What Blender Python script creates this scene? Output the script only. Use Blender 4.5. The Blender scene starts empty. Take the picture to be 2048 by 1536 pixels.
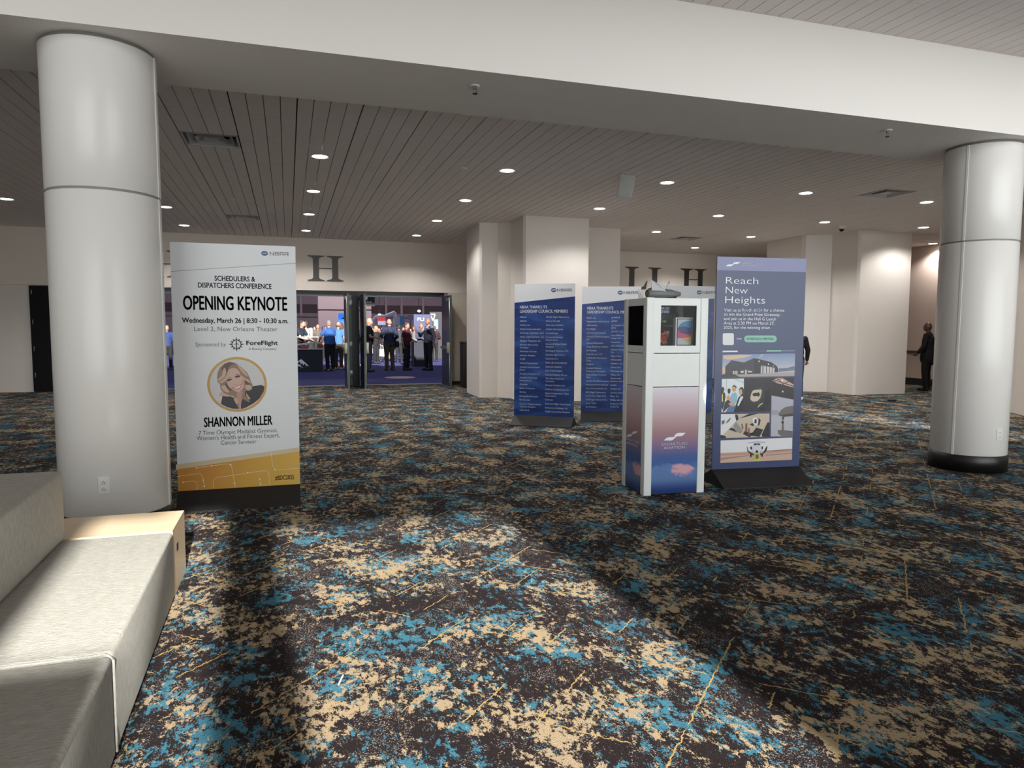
import bpy, bmesh, math, random
from mathutils import Vector, Matrix
import numpy as np
random.seed(7)
S = bpy.context.scene
COL = S.collection
PI = math.pi

# ------------------------------------------------------------------ camera
FPX, CAM_H = 1401.66, 1.6
PITCH, YAW, ROLL = math.radians(4.514), math.radians(17.702), math.radians(0.211)
fw = Vector((math.sin(YAW)*math.cos(PITCH), math.cos(YAW)*math.cos(PITCH), -math.sin(PITCH)))
rt = Vector((math.cos(YAW), -math.sin(YAW), 0))
up = rt.cross(fw)
RT = math.cos(ROLL)*rt + math.sin(ROLL)*up
UP = math.cos(ROLL)*up - math.sin(ROLL)*rt
cam = bpy.data.cameras.new('camera')
cam.sensor_width = 36
cam.lens = FPX/2048*36
cam.clip_end = 300
co = bpy.data.objects.new('camera', cam)
COL.objects.link(co)
co.matrix_world = Matrix(((RT.x, UP.x, -fw.x, 0), (RT.y, UP.y, -fw.y, 0), (RT.z, UP.z, -fw.z, CAM_H), (0, 0, 0, 1)))
S.camera = co

def ray(x, y):
    return fw + RT*((x-1024)/FPX) - UP*((y-768)/FPX)
def on_z(x, y, z=0.):          # where a sight line meets a horizontal plane
    d = ray(x, y); t = (z-CAM_H)/d.z
    return Vector((d.x*t, d.y*t, z))
def on_plane(x, y, p0, n):     # where a sight line meets a plane
    d = ray(x, y); o = Vector((0, 0, CAM_H)); n = Vector(n)
    t = (Vector(p0)-o).dot(n)/d.dot(n)
    return o+d*t
def on_y(x, y, Y):
    return on_plane(x, y, (0, Y, 0), (0, 1, 0))

# ------------------------------------------------------------------ view, world, light
S.view_settings.view_transform = 'Standard'
S.view_settings.look = 'None'
S.view_settings.gamma = 1
S.view_settings.use_curve_mapping = False
S.view_settings.exposure = 0.2
S.cycles.use_denoising = True
S.cycles.max_bounces = 8
S.cycles.diffuse_bounces = 5
S.cycles.glossy_bounces = 3
S.cycles.transparent_max_bounces = 8
S.cycles.sample_clamp_indirect = 6
S.cycles.caustics_reflective = False
S.cycles.caustics_refractive = False

def lin(c):
    return tuple(((v/255)/12.92 if v/255 <= .04045 else ((v/255+.055)/1.055)**2.4) for v in c)

W = bpy.data.worlds.new('sky')
S.world = W
W.use_nodes = True
W.node_tree.nodes['Background'].inputs[0].default_value = (.72, .86, 1, 1)
W.node_tree.nodes['Background'].inputs[1].default_value = 1.0

SUN_TAN, SUN_SX = .428, -.060
sd = bpy.data.lights.new('sun', 'SUN')
sd.energy = 12.5
sd.angle = math.radians(1.1)
sd.color = (1, .98, .93)
so = bpy.data.objects.new('sun', sd)
COL.objects.link(so)
so.rotation_euler = Vector((SUN_SX, 1, -SUN_TAN)).to_track_quat('-Z', 'Y').to_euler()
so.location = (2, -12, 8)

YF = -3.5   # window wall behind the camera
def area(name, loc, target, sx, sy, power, color, spread=180):
    l = bpy.data.lights.new(name, 'AREA')
    l.shape = 'RECTANGLE'; l.size = sx; l.size_y = sy; l.energy = power; l.color = color
    l.spread = math.radians(spread)
    o = bpy.data.objects.new(name, l); COL.objects.link(o)
    o.location = loc
    d = Vector(target)-Vector(loc)
    o.rotation_euler = d.to_track_quat('-Z', 'Y').to_euler()
    return o
area('window_daylight', (-5.2, YF+.12, 4.3), (-5.2, 10, 4.3), 7.4, 8.5, 195, (.95, .99, 1), 108)
area('window_daylight', (8.6, YF+.12, 4.3), (8.6, 10, 4.3), 11.6, 8.5, 420, (.95, .99, 1), 108)
# halls inside the exhibition doors have their own high lamps
area('hall_lamp', (0, 30, 9), (0, 30, 0), 12, 6, 120, (1, .93, .95))
area('hall_lamp', (4, 46, 9), (4, 46, 0), 16, 6, 900, (1, .90, .94))
def spot(loc, target, deg, power, color=(1, .97, .92)):
    l = bpy.data.lights.new('floor_patch_spot', 'SPOT')
    l.energy = power; l.spot_size = math.radians(deg); l.spot_blend = .6; l.color = color
    l.shadow_soft_size = .03
    o = bpy.data.objects.new('floor_patch_spot', l); COL.objects.link(o)
    o.location = loc
    o.rotation_euler = (Vector(target)-Vector(loc)).to_track_quat('-Z', 'Y').to_euler()
# narrow spot lamps added to throw the far bright patches on the carpet
spot((4.10, YF+.2, 3.3), (3.96, 9.75, 0), 1.9, 34000)
spot((2.55, YF+.2, 3.2), (1.93, 8.05, 0), 1.3, 6000)
spot((10.6, YF+.2, 3.3), (9.95, 10.6, 0), 5.0, 26000, (.93, .97, 1))
spot((11.3, YF+.2, 3.3), (10.5, 8.0, 0), 5, 14000, (.93, .97, 1))

# ------------------------------------------------------------------ materials
MATS = {}
def mat(name, rgb=(200, 200, 200), rough=.6, metal=0., spec=.5, vary=.04, scale=8., bump=0., bscale=60., emit=None, estr=0.):
    if name in MATS: return MATS[name]
    m = bpy.data.materials.new(name); m.use_nodes = True
    nt = m.node_tree; N = nt.nodes; L = nt.links
    b = N['Principled BSDF']
    c = lin(rgb)
    b.inputs['Roughness'].default_value = rough
    b.inputs['Metallic'].default_value = metal
    b.inputs['Specular IOR Level'].default_value = spec
    tc = N.new('ShaderNodeTexCoord')
    if vary > 0:
        nz = N.new('ShaderNodeTexNoise'); nz.inputs['Scale'].default_value = scale; nz.inputs['Detail'].default_value = 4
        L.new(tc.outputs['Object'], nz.inputs['Vector'])
        mx = N.new('ShaderNodeMix'); mx.data_type = 'RGBA'
        mx.inputs[6].default_value = tuple(v*(1-vary) for v in c)+(1,)
        mx.inputs[7].default_value = tuple(min(1, v*(1+vary)) for v in c)+(1,)
        L.new(nz.outputs['Fac'], mx.inputs[0])
        L.new(mx.outputs[2], b.inputs['Base Color'])
    else:
        b.inputs['Base Color'].default_value = c+(1,)
    if bump > 0:
        n2 = N.new('ShaderNodeTexNoise'); n2.inputs['Scale'].default_value = bscale; n2.inputs['Detail'].default_value = 6
        L.new(tc.outputs['Object'], n2.inputs['Vector'])
        bp = N.new('ShaderNodeBump'); bp.inputs['Strength'].default_value = bump; bp.inputs['Distance'].default_value = .01
        L.new(n2.outputs['Fac'], bp.inputs['Height']); L.new(bp.outputs['Normal'], b.inputs['Normal'])
    if emit:
        b.inputs['Emission Color'].default_value = lin(emit)+(1,)
        b.inputs['Emission Strength'].default_value = estr
    MATS[name] = m
    return m

class G:                       # small node-graph helper
    def __init__(s, name):
        s.m = bpy.data.materials.new(name); s.m.use_nodes = True
        s.nt = s.m.node_tree; s.b = s.nt.nodes['Principled BSDF']
        s.tc = s.nt.nodes.new('ShaderNodeTexCoord')
        MATS[name] = s.m
    def put(s, inp, v):
        if isinstance(v, bpy.types.NodeSocket): s.nt.links.new(v, inp)
        elif v is not None: inp.default_value = v
    def math(s, op, a, b=None, c=None, clamp=False):
        n = s.nt.nodes.new('ShaderNodeMath'); n.operation = op; n.use_clamp = clamp
        s.put(n.inputs[0], a); s.put(n.inputs[1], b); s.put(n.inputs[2], c)
        return n.outputs[0]
    def mapping(s, v, loc=(0, 0, 0), rot=(0, 0, 0), sc=(1, 1, 1)):
        n = s.nt.nodes.new('ShaderNodeMapping')
        s.put(n.inputs['Vector'], v); n.inputs['Location'].default_value = loc
        n.inputs['Rotation'].default_value = rot; n.inputs['Scale'].default_value = sc
        return n.outputs[0]
    def noise(s, v, scale, detail=2, rough=.5, dist=0.):
        n = s.nt.nodes.new('ShaderNodeTexNoise')
        s.put(n.inputs['Vector'], v); n.inputs['Scale'].default_value = scale
        n.inputs['Detail'].default_value = detail; n.inputs['Roughness'].default_value = rough
        n.inputs['Distortion'].default_value = dist
        return n.outputs['Fac']
    def step(s, v, a, b):
        n = s.nt.nodes.new('ShaderNodeMapRange'); n.interpolation_type = 'SMOOTHSTEP'
        s.put(n.inputs['Value'], v); n.inputs['From Min'].default_value = a; n.inputs['From Max'].default_value = b
        return n.outputs[0]
    def mix(s, f, a, b):
        n = s.nt.nodes.new('ShaderNodeMix'); n.data_type = 'RGBA'
        s.put(n.inputs[0], f)
        for i, v in ((6, a), (7, b)):
            if isinstance(v, bpy.types.NodeSocket): s.nt.links.new(v, n.inputs[i])
            else: n.inputs[i].default_value = lin(v)+(1,)
        return n.outputs[2]
    def ramp(s, v, stops, ease=False):
        n = s.nt.nodes.new('ShaderNodeValToRGB')
        cr = n.color_ramp
        if ease: cr.interpolation = 'EASE'
        while len(cr.elements) < len(stops): cr.elements.new(.5)
        for e, (p, c) in zip(cr.elements, stops):
            e.position = p; e.color = lin(c)+(1,)
        s.put(n.inputs[0], v)
        return n.outputs[0]
    def sep(s, v):
        n = s.nt.nodes.new('ShaderNodeSeparateXYZ'); s.put(n.inputs[0], v); return n.outputs
    def comb(s, x, y, z=0.):
        n = s.nt.nodes.new('ShaderNodeCombineXYZ'); s.put(n.inputs[0], x); s.put(n.inputs[1], y); s.put(n.inputs[2], z); return n.outputs[0]
    def bump(s, h, strength, dist=.01):
        n = s.nt.nodes.new('ShaderNodeBump'); n.inputs['Strength'].default_value = strength; n.inputs['Distance'].default_value = dist
        s.put(n.inputs['Height'], h); s.nt.links.new(n.outputs['Normal'], s.b.inputs['Normal'])
    def done(s, col, rough=.6, spec=.5):
        s.put(s.b.inputs['Base Color'], col)
        s.put(s.b.inputs['Roughness'], rough)
        s.b.inputs['Specular IOR Level'].default_value = spec
        return s.m

def carpet_material():
    g = G('patterned carpet')
    P = g.tc.outputs['Object']
    # ragged patches: loose clusters broken up by fine fractal yarn noise
    def patch(off, sc, th, w, k=.34, fs=21):
        big = g.noise(g.mapping(P, loc=off, sc=(1, .75, 1)), sc, 3, .5, .3)
        fine = g.noise(g.mapping(P, loc=(off[1], off[0], 1), sc=(1, .62, 1)), fs, 6, .80, .2)
        n = g.math('ADD', g.math('MULTIPLY', big, k), g.math('MULTIPLY', fine, 1-k))
        return g.step(n, th, th+w)
    base = g.mix(g.noise(P, 60, 2), (32, 26, 27), (50, 42, 43))
    grey = patch((3.1, 7.7, 0), 3.6, .522, .01)
    grey = g.math('MULTIPLY', grey, g.step(g.noise(P, 130, 1, .5), .56, .60))
    c = g.mix(grey, base, (132, 124, 120))
    teal = patch((11.3, 2.9, 0), 3.5, .538, .006)
    c = g.mix(teal, c, g.mix(g.noise(P, 5, 2), (54, 106, 128), (76, 130, 148)))
    tan = patch((21.7, 5.1, 0), 3.2, .537, .006)
    c = g.mix(tan, c, g.mix(g.noise(P, 3, 2), (184, 158, 118), (160, 146, 126)))
    # thin yellow yarn lines, two diagonal families
    for rot, k, seed, hi in ((math.radians(-44), 3.7, 1.7, .615), (math.radians(41), 2.9, 9.1, .625)):
        q = g.sep(g.mapping(P, rot=(0, 0, rot)))
        wob = g.noise(g.mapping(P, loc=(seed, 0, 0)), 26, 2)
        t = g.math('MULTIPLY_ADD', q[1], k, g.math('MULTIPLY', wob, .035*k))
        row = g.math('FLOOR', t)
        fr = g.math('ABSOLUTE', g.math('SUBTRACT', g.math('FRACT', t), .5))
        line = g.math('LESS_THAN', fr, .0034*k)
        wn = g.nt.nodes.new('ShaderNodeTexWhiteNoise'); wn.noise_dimensions = '1D'
        g.put(wn.inputs['W'], g.math('ADD', row, seed))
        seg = g.noise(g.comb(g.math('MULTIPLY_ADD', wn.outputs['Value'], 53., g.math('MULTIPLY', q[0], 2.0)), g.math('MULTIPLY', row, 3.7)), 1.0, 1)
        on = g.math('MULTIPLY', line, g.step(seg, hi-.06, hi-.055))
        c = g.mix(on, c, (180, 150, 92))
    pile = g.noise(P, 210, 2, .6)
    g.bump(pile, .9, .008)
    return g.done(c, .95, .1)
M_CARPET = carpet_material()
def hall_carpet():
    g = G('blue hall carpet')
    P = g.tc.outputs['Object']
    g.bump(g.noise(P, 150, 2), .4)
    return g.done(g.mix(g.noise(g.mapping(P, sc=(1, 6, 1)), 2.0, 4, .6), (58, 60, 106), (84, 86, 136)), .95, .1)
M_HALLC = hall_carpet()
def fabric():
    g = G('woven light grey fabric')
    P = g.tc.outputs['Object']
    n = g.noise(g.mapping(P, sc=(22, 190, 22)), 1.0, 5, .75)
    n2 = g.noise(g.mapping(P, sc=(170, 170, 20)), 1.0, 5, .75)
    geo = g.nt.nodes.new('ShaderNodeNewGeometry')
    up = g.math('ABSOLUTE', g.sep(geo.outputs['Normal'])[2])
    t = g.math('ADD', g.math('MULTIPLY', n, up), g.math('MULTIPLY', n2, g.math('SUBTRACT', 1., up)))
    t = g.step(t, .3, .7)
    g.bump(t, .6, .008)
    return g.done(g.mix(t, (168, 164, 154), (206, 203, 195)), .95, .15)
M_FAB = fabric()
def maple():
    g = G('pale maple veneer')
    P = g.tc.outputs['Object']
    w = g.noise(g.mapping(P, sc=(1.2, 14, 14)), 2.2, 6, .6, 1.0)
    return g.done(g.mix(w, (214, 186, 150), (236, 214, 182)), .35)
M_WOOD = maple()
M_WALL = mat('warm white wall paint', (228, 219, 209), .6, vary=.015, scale=1.5, bump=.05, bscale=90)
M_WALLG = mat('satin white wall panel', (226, 219, 212), .28, vary=.02, scale=2, bump=.06, bscale=50)
M_BEAM = mat('matt white beam paint', (228, 223, 218), .7, vary=.01, scale=1)
M_CEIL = mat('white ceiling plank', (232, 224, 220), .75, vary=.02, scale=3)
M_GAP = mat('dark ceiling gap', (70, 63, 60), .9)
M_COLW = mat('satin white column cladding', (230, 227, 223), .26, vary=.012, scale=1.2)
M_BLK = mat('black rubber base', (20, 18, 18), .38)
M_BLKM = mat('matt black board', (24, 22, 23), .6)
M_WHITE = mat('white print', (226, 228, 230), .38, vary=.01)
M_WHITEP = mat('white powder coated metal', (236, 240, 238), .35, vary=.01)
M_STEEL = mat('brushed steel', (150, 152, 152), .32, metal=.85, vary=.06, scale=30)
M_LETTER = mat('brushed dark metal letter', (84, 82, 78), .38, metal=.7, vary=.05, scale=12)
M_DOOR = mat('dark blue door enamel', (28, 32, 52), .3)
M_DOORB = mat('black door frame', (18, 19, 20), .35)
M_INK = mat('dark grey ink', (62, 66, 70), .4, vary=0)
M_INKN = mat('slate blue ink', (84, 88, 112), .4, vary=0)
M_INKW = mat('white ink', (240, 242, 246), .4, vary=0)
M_GREY = mat('grey ink', (136, 142, 148), .4, vary=0)
M_LOGO = mat('blue grey logo ink', (78, 98, 142), .4, vary=0)
M_LOGOD = mat('navy logo ink', (52, 54, 84), .4, vary=0)
M_PLASTW = mat('white plastic', (222, 222, 218), .35)
M_HOLE = mat('dark slot', (14, 13, 13), .8, vary=0)

# ------------------------------------------------------------------ mesh building
class MB:
    def __init__(s): s.v = []; s.f = []; s.mi = []; s.sm = []
    def add(s, vs, fs, mi=0, smooth=False):
        o = len(s.v); s.v += [tuple(v) for v in vs]
        for f in fs: s.f.append([i+o for i in f]); s.mi.append(mi); s.sm.append(smooth)
        return s
    def box(s, x0, x1, y0, y1, z0, z1, mi=0, M=None, top=True):
        vs = [Vector((x, y, z)) for z in (z0, z1) for y in (y0, y1) for x in (x0, x1)]
        if M: vs = [M @ v for v in vs]
        fs = [(0, 2, 3, 1), (0, 1, 5, 4), (1, 3, 7, 5), (3, 2, 6, 7), (2, 0, 4, 6)]
        if top: fs.append((4, 5, 7, 6))
        return s.add(vs, fs, mi)
    def rbox(s, x0, x1, y0, y1, z0, z1, r, seg=3, mi=0, M=None):
        bm = bmesh.new()
        bmesh.ops.create_cube(bm, size=1)
        for v in bm.verts:
            v.co = Vector(((x0+x1)/2+v.co.x*(x1-x0), (y0+y1)/2+v.co.y*(y1-y0), (z0+z1)/2+v.co.z*(z1-z0)))
        bmesh.ops.bevel(bm, geom=list(bm.edges), offset=r, segments=seg, profile=.5, affect='EDGES')
        return s.bm(bm, mi, True, M)
    def bm(s, bm, mi=0, smooth=False, M=None):
        bm.verts.index_update()
        vs = [(M @ v.co) if M else v.co.copy() for v in bm.verts]
        s.add(vs, [[v.index for v in f.verts] for f in bm.faces], mi, smooth)
        bm.free(); return s
    def lathe(s, prof, n=32, c=(0, 0, 0), mi=0, smooth=True, M=None, cap=True):
        vs = []; fs = []
        for (r, z) in prof:
            for i in range(n):
                a = 2*PI*i/n
                p = Vector((c[0]+r*math.cos(a), c[1]+r*math.sin(a), c[2]+z))
                vs.append(M @ p if M else p)
        for j in range(len(prof)-1):
            for i in range(n):
                k = (i+1) % n
                fs.append((j*n+i, j*n+k, (j+1)*n+k, (j+1)*n+i))
        s.add(vs, fs, mi, smooth)
        if cap:
            o = len(s.v)-len(vs)
            s.f.append([o+i for i in range(n)][::-1]); s.mi.append(mi); s.sm.append(False)
            s.f.append([o+(len(prof)-1)*n+i for i in range(n)]); s.mi.append(mi); s.sm.append(False)
        return s
    def tube(s, p, q, r1, r2=None, n=10, mi=0, smooth=True):
        p = Vector(p); q = Vector(q); r2 = r1 if r2 is None else r2
        d = q-p
        if d.length < 1e-6: return s
        M = Matrix.Translation(p) @ d.to_track_quat('Z', 'Y').to_matrix().to_4x4()
        return s.lathe([(r1, 0), (r2, d.length)], n, mi=mi, smooth=smooth, M=M)
    def path(s, pts, r, n=8, mi=0):
        for a, b in zip(pts, pts[1:]): s.tube(a, b, r, r, n, mi)
        return s
    def ball(s, c, r, n=12, m=8, mi=0, M=None):
        rx, ry, rz = (r, r, r) if not isinstance(r, tuple) else r
        vs = []; fs = []
        for j in range(1, m):
            t = PI*j/m
            for i in range(n):
                a = 2*PI*i/n
                vs.append(Vector((rx*math.sin(t)*math.cos(a), ry*math.sin(t)*math.sin(a), rz*math.cos(t))))
        vs += [Vector((0, 0, rz)), Vector((0, 0, -rz))]
        for j in range(m-2):
            for i in range(n):
                k = (i+1) % n
                fs.append((j*n+i, (j+1)*n+i, (j+1)*n+k, j*n+k))
        T = len(vs)-2
        for i in range(n):
            k = (i+1) % n
            fs.append((T, i, k)); fs.append((T+1, (m-2)*n+k, (m-2)*n+i))
        if M: vs = [M @ v for v in vs]
        vs = [v+Vector(c) for v in vs]
        return s.add(vs, fs, mi, True)
    def prism(s, poly, z0, z1, mi=0):
        n = len(poly)
        vs = [Vector((x, y, z0)) for x, y in poly]+[Vector((x, y, z1)) for x, y in poly]
        fs = [(i, (i+1) % n, (i+1) % n+n, i+n) for i in range(n)]
        fs += [list(range(n))[::-1], list(range(n, 2*n))]
        return s.add(vs, fs, mi)
    def build(s, name, mats, parent=None, loc=None):
        me = bpy.data.meshes.new(name)
        me.from_pydata(s.v, [], s.f)
        for m in (mats if isinstance(mats, (list, tuple)) else [mats]): me.materials.append(m)
        me.polygons.foreach_set('material_index', s.mi)
        me.polygons.foreach_set('use_smooth', s.sm)
        me.validate(); me.update()
        o = bpy.data.objects.new(name, me); COL.objects.link(o)
        if parent: o.parent = parent
        if loc: o.location = loc
        return o

def struct(o):
    o['kind'] = 'structure'; return o
def tag(o, label, cat, group=None):
    o['label'] = label; o['category'] = cat
    if group: o['group'] = group
    return o
def thing(name, label, cat, loc=(0, 0, 0), rz=0., group=None):
    o = bpy.data.objects.new(name, None); o.empty_display_size = .1
    COL.objects.link(o); o.location = loc; o.rotation_euler = (0, 0, rz)
    return tag(o, label, cat, group)
def dup(root, loc, label, rz=None, group=None):
    r = root.copy(); COL.objects.link(r); r.location = loc
    r['label'] = label
    if group: r['group'] = group
    if rz is not None: r.rotation_euler = (0, 0, rz)
    for ch in list(root.children):
        c = ch.copy(); COL.objects.link(c); c.parent = r
        for g in list(ch.children):
            d = g.copy(); COL.objects.link(d); d.parent = c
    return r

# ------------------------------------------------------------------ lettering
_tc = {}
def glyphs(text, bold=0., shear=0., spacing=1.):
    k = (text, bold, shear, spacing)
    if k in _tc: return _tc[k]
    cu = bpy.data.curves.new('t', 'FONT')
    cu.body = text; cu.size = 1; cu.resolution_u = 3; cu.offset = bold; cu.shear = shear; cu.space_character = spacing
    cu.fill_mode = 'FRONT'
    o = bpy.data.objects.new('t', cu); COL.objects.link(o)
    dg = bpy.context.evaluated_depsgraph_get(); dg.update()
    me = bpy.data.meshes.new_from_object(o.evaluated_get(dg))
    vs = [v.co.copy() for v in me.vertices]; fs = [list(p.vertices) for p in me.polygons]
    bpy.data.objects.remove(o); bpy.data.curves.remove(cu); bpy.data.meshes.remove(me)
    _tc[k] = (vs, fs)
    return vs, fs
CAPH = max(v.y for v in glyphs('H')[0])

class Board:
    """a flat upright face: u to the right, v up, seen from its -n side"""
    def __init__(s, A, ang, half=0.):
        s.d = Vector((math.cos(ang), math.sin(ang), 0)); s.n = Vector((-s.d.y, s.d.x, 0))
        s.A = Vector((A[0], A[1], 0))+s.n*half
        s.ang = ang
        s.y0 = 0.
    def uv(s, x, y):
        p = on_plane(x, y, s.A, s.n)
        return ((p-s.A).dot(s.d), p.z)
    def p3(s, u, v, lay): return Vector((u, s.y0-.0007*lay, v))
    def poly(s, mb, uvs, lay=1, mi=0):
        vs = [s.p3(u, v, lay) for u, v in uvs]
        a = sum(uvs[i][0]*uvs[(i+1) % len(uvs)][1]-uvs[(i+1) % len(uvs)][0]*uvs[i][1] for i in range(len(uvs)))
        f = list(range(len(vs)))
        mb.add(vs, [f if a > 0 else f[::-1]], mi)
    def px(s, F, pts):
        return [s.uv(F[0]+x*F[2], F[1]+y*F[2]) for x, y in pts]
    def ppoly(s, mb, F, pts, lay=1, mi=0): s.poly(mb, s.px(F, pts), lay, mi)
    def stroke(s, mb, uvs, w, lay=2, mi=0):
        for (a, b), (c, e) in zip(uvs, uvs[1:]):
            dx, dy = c-a, e-b; l = math.hypot(dx, dy) or 1e-6
            nx, ny = -dy/l*w/2, dx/l*w/2
            ex, ey = dx/l*w/2, dy/l*w/2
            s.poly(mb, [(a-ex+nx, b-ey+ny), (a-ex-nx, b-ey-ny), (c+ex-nx, e+ey-ny), (c+ex+nx, e+ey+ny)], lay, mi)
    def pstroke(s, mb, F, pts, w, lay=2, mi=0): s.stroke(mb, s.px(F, pts), w, lay, mi)
    def ellipse(s, mb, c, rx, ry, lay=1, mi=0, n=40, inner=0.):
        pts = [(math.cos(2*PI*i/n), math.sin(2*PI*i/n)) for i in range(n)]
        if not inner: s.poly(mb, [(c[0]+rx*a, c[1]+ry*b) for a, b in pts], lay, mi)
        else:
            for i in range(n):
                a, b = pts[i], pts[(i+1) % n]
                s.poly(mb, [(c[0]+rx*a[0], c[1]+ry*a[1]), (c[0]+rx*b[0], c[1]+ry*b[1]), (c[0]+(rx-inner)*b[0], c[1]+(ry-inner)*b[1]), (c[0]+(rx-inner)*a[0], c[1]+(ry-inner)*a[1])], lay, mi)
    def text_uv(s, mb, t, u0, u1, v, cap, bold=0., lay=3, mi=0, shear=0., align='fit', spacing=1., k=None):
        vs, fs = glyphs(t, min(0, bold), shear, spacing)
        if not vs: return
        a = min(p.x for p in vs); b = max(p.x for p in vs)
        sy = cap/CAPH
        sx = (u1-u0)/(b-a) if align == 'fit' else sy*(k or 1)
        e = max(0, bold)
        for ox, oy in ((0, 0),) if e == 0 else ((-e, 0), (e, 0), (0, e*.6), (0, -e*.6)):
            mb.add([s.p3(u0+(p.x-a+ox)*sx, v+(p.y+oy)*sy, lay) for p in vs], fs, mi)
    def text(s, mb, F, t, x0, x1, yt, yb, **kw):
        # caps between rows yt and yb measured at the middle of the line
        xm = (x0+x1)/2
        u0 = s.px(F, [(x0, (yt+yb)/2)])[0][0]; u1 = s.px(F, [(x1, (yt+yb)/2)])[0][0]
        vt = s.px(F, [(xm, yt)])[0][1]; vb = s.px(F, [(xm, yb)])[0][1]
        s.text_uv(mb, t, u0, u1, vb, vt-vb, **kw)

F0 = (0, 0, 1.)
F1 = (320, 460, .208333); F2 = (330, 680, .234433); F4 = (1010, 540, .221435); F5 = (1220, 560, .143229)
F6 = (1220, 760, .162722); F7 = (1410, 500, .169242); F9 = (1434, 700, .149684); FP = (410, 700, .091146)
FS2 = (1230, 500, .102539)

# ------------------------------------------------------------------ the setting
ZB, ZC, ZN = 3.664, 4.01, 4.46
YB0, YB1, YW = 5.62, 6.78, 19.9
X0, X1 = -9., 18.6
struct(MB().box(X0, X1, YF-.0, YW+.12, -.1, 0).build('floor', M_CARPET))
struct(MB().box(-14, 14, YW+.121, 62, -.1, 0).build('floor', M_HALLC))
struct(MB().box(X0, X1, YB0, YB1, ZB, 4.9).build('ceiling_beam', M_BEAM))
VENTS = [(-1.235, -.545, 9.68, 10.34), (-1.235, -.545, 16.34, 16.96), (9.805, 10.495, 9.68, 10.36), (9.805, 10.495, 16.27, 16.93)]
def planks(name, y0, y1, z, pitch, phase, seams, wide_every=4):
    mb = MB()
    k0 = int(math.floor((X0-phase)/pitch)); k1 = int(math.ceil((X1-phase)/pitch))
    ys = [y0]+[s for s in seams if y0+.05 < s < y1-.05]+[y1]
    for k in range(k0, k1):
        gl = .0072 if k % wide_every == 0 else .0042
        gr = .0072 if (k+1) % wide_every == 0 else .0042
        xa, xb = phase+k*pitch+gl, phase+(k+1)*pitch-gr
        for a, b in zip(ys, ys[1:]):
            parts = [(a+.0022, b-.0022)]
            for vx0, vx1, vy0, vy1 in VENTS if z == ZC else []:
                if xb > vx0+.02 and xa < vx1-.02:
                    nw = []
                    for p, q in parts:
                        if q <= vy0 or p >= vy1: nw.append((p, q)); continue
                        if p < vy0: nw.append((p, vy0))
                        if q > vy1: nw.append((vy1, q))
                    parts = nw
            for p, q in parts: mb.box(xa, xb, p, q, z, z+.018, top=False)
    mb.box(X0, X1, y0, y1, z+.12, z+.15, 1)
    return struct(mb.build(name, [M_CEIL, M_GAP]))
planks('ceiling', YB1, YW, ZC, .1725, .145, [7.45+1.22*i for i in range(12)])
YS = 4.15
planks('ceiling', YS, YB0, ZN, .151, .11, [5.02], 99)
struct(MB().box(X0, X1, YS, YB0, ZN+.06, 4.9).build('ceiling_bulkhead', M_BEAM))
struct(MB().box(X0, X1, YF, YB0+.2, 9.4, 9.6).build('ceiling', M_BEAM))
struct(MB().box(X0, X1, YB0, YB0+.2, 4.9, 9.4).build('wall_upper', M_BEAM))
struct(MB().box(X0-.1, X0, YF, YW, 0, 9.4).build('wall_left', M_WALL))
# window wall behind the camera: unseen solid sheet, openings shaped to cast the sun patches
mb = MB()
def wb(a, b, c, d): mb.box(a, b, YF-.12, YF, c, d)
wb(X0, -.655, 0, 9.4); wb(-.655, -.25, 0, 3.1); wb(.05, .43, 0, 9.4); wb(2.27, X1, 0, 9.4)
wb(-.655, -.25, 4.03, 9.4); wb(-.25, .05, 4.32, 9.4); wb(.43, 2.27, 4.0, 9.4); wb(-.25, .05, 0, .2); wb(.43, 2.27, 0, .2)
struct(mb.build('wall_back_sun_mask', M_WALL))
# entrance wall of the exhibition hall: header, posts
mb = MB()
mb.box(X0, X1, YW, YW+.3, 2.62, 4.2)
mb.box(5.7, X1, YW, YW+.3, 0, 2.62)
struct(mb.build('wall_far', M_WALL))
mb = MB(); mb.box(X0, -5.98, YW+.1, YW+.3, 0, 2.62)
struct(mb.build('wall_far', M_WALLG))
mb = MB(); mb.box(-5.0, 4.3, YW+.02, YW+.2, 2.545, 2.62)
struct(mb.build('trim_1', M_DOORB))
mb = MB(); mb.box(-5.0, 4.3, YW+.06, YW+.16, 2.47, 2.545)
struct(mb.build('trim_2', mat('grey door header', (104, 112, 110), .4)))
mb = MB(); mb.box(-5.0, 4.3, YW+.02, YW+.12, 0.0, .012)
struct(mb.build('trim_3', mat('aluminium threshold', (150, 140, 132), .4, metal=.6)))
# stepped white wall blocks
def scl(pts, k=.978): return [(x*k, y*k) for x, y in pts]
b1 = scl([(4.34, 17.4), (4.30, 16.03), (4.36, 16.0), (4.73, 15.96), (4.97, 15.69), (4.95, 14.75), (5.0, 14.70), (6.49, 14.69), (6.49, 15.87), (7.88, 15.92), (7.88, 17.4)])
struct(MB().prism(b1, 0, ZC+.02).build('wall_partition', M_WALLG))
b2 = scl([(13.02, 17.0), (12.95, 15.5), (12.99, 15.39), (13.25, 15.26), (13.56, 15.085), (13.60, 14.25), (13.66, 14.2), (15.23, 14.17), (15.23, 17.0)], .975)
struct(MB().prism(b2, 0, ZC+.02).build('wall_partition', M_WALLG))
mb = MB().prism([(13.42, 9.95), (13.0, 9.3), (14.6, 8.4), (16, 9), (16, 10.6), (13.6, 10.6)], 0, ZC+.02)
struct(mb.build('wall_partition', M_WALL))
struct(MB().box(17.5, 17.7, 10.6, YW, 0, ZC).build('wall_right', mat('pinkish beige wall paint', (206, 186, 174), .6, vary=.02)))
struct(MB().box(17.47, 17.5, 10.6, YW, 0, .2).build('baseboard_right', M_BLK))
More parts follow.
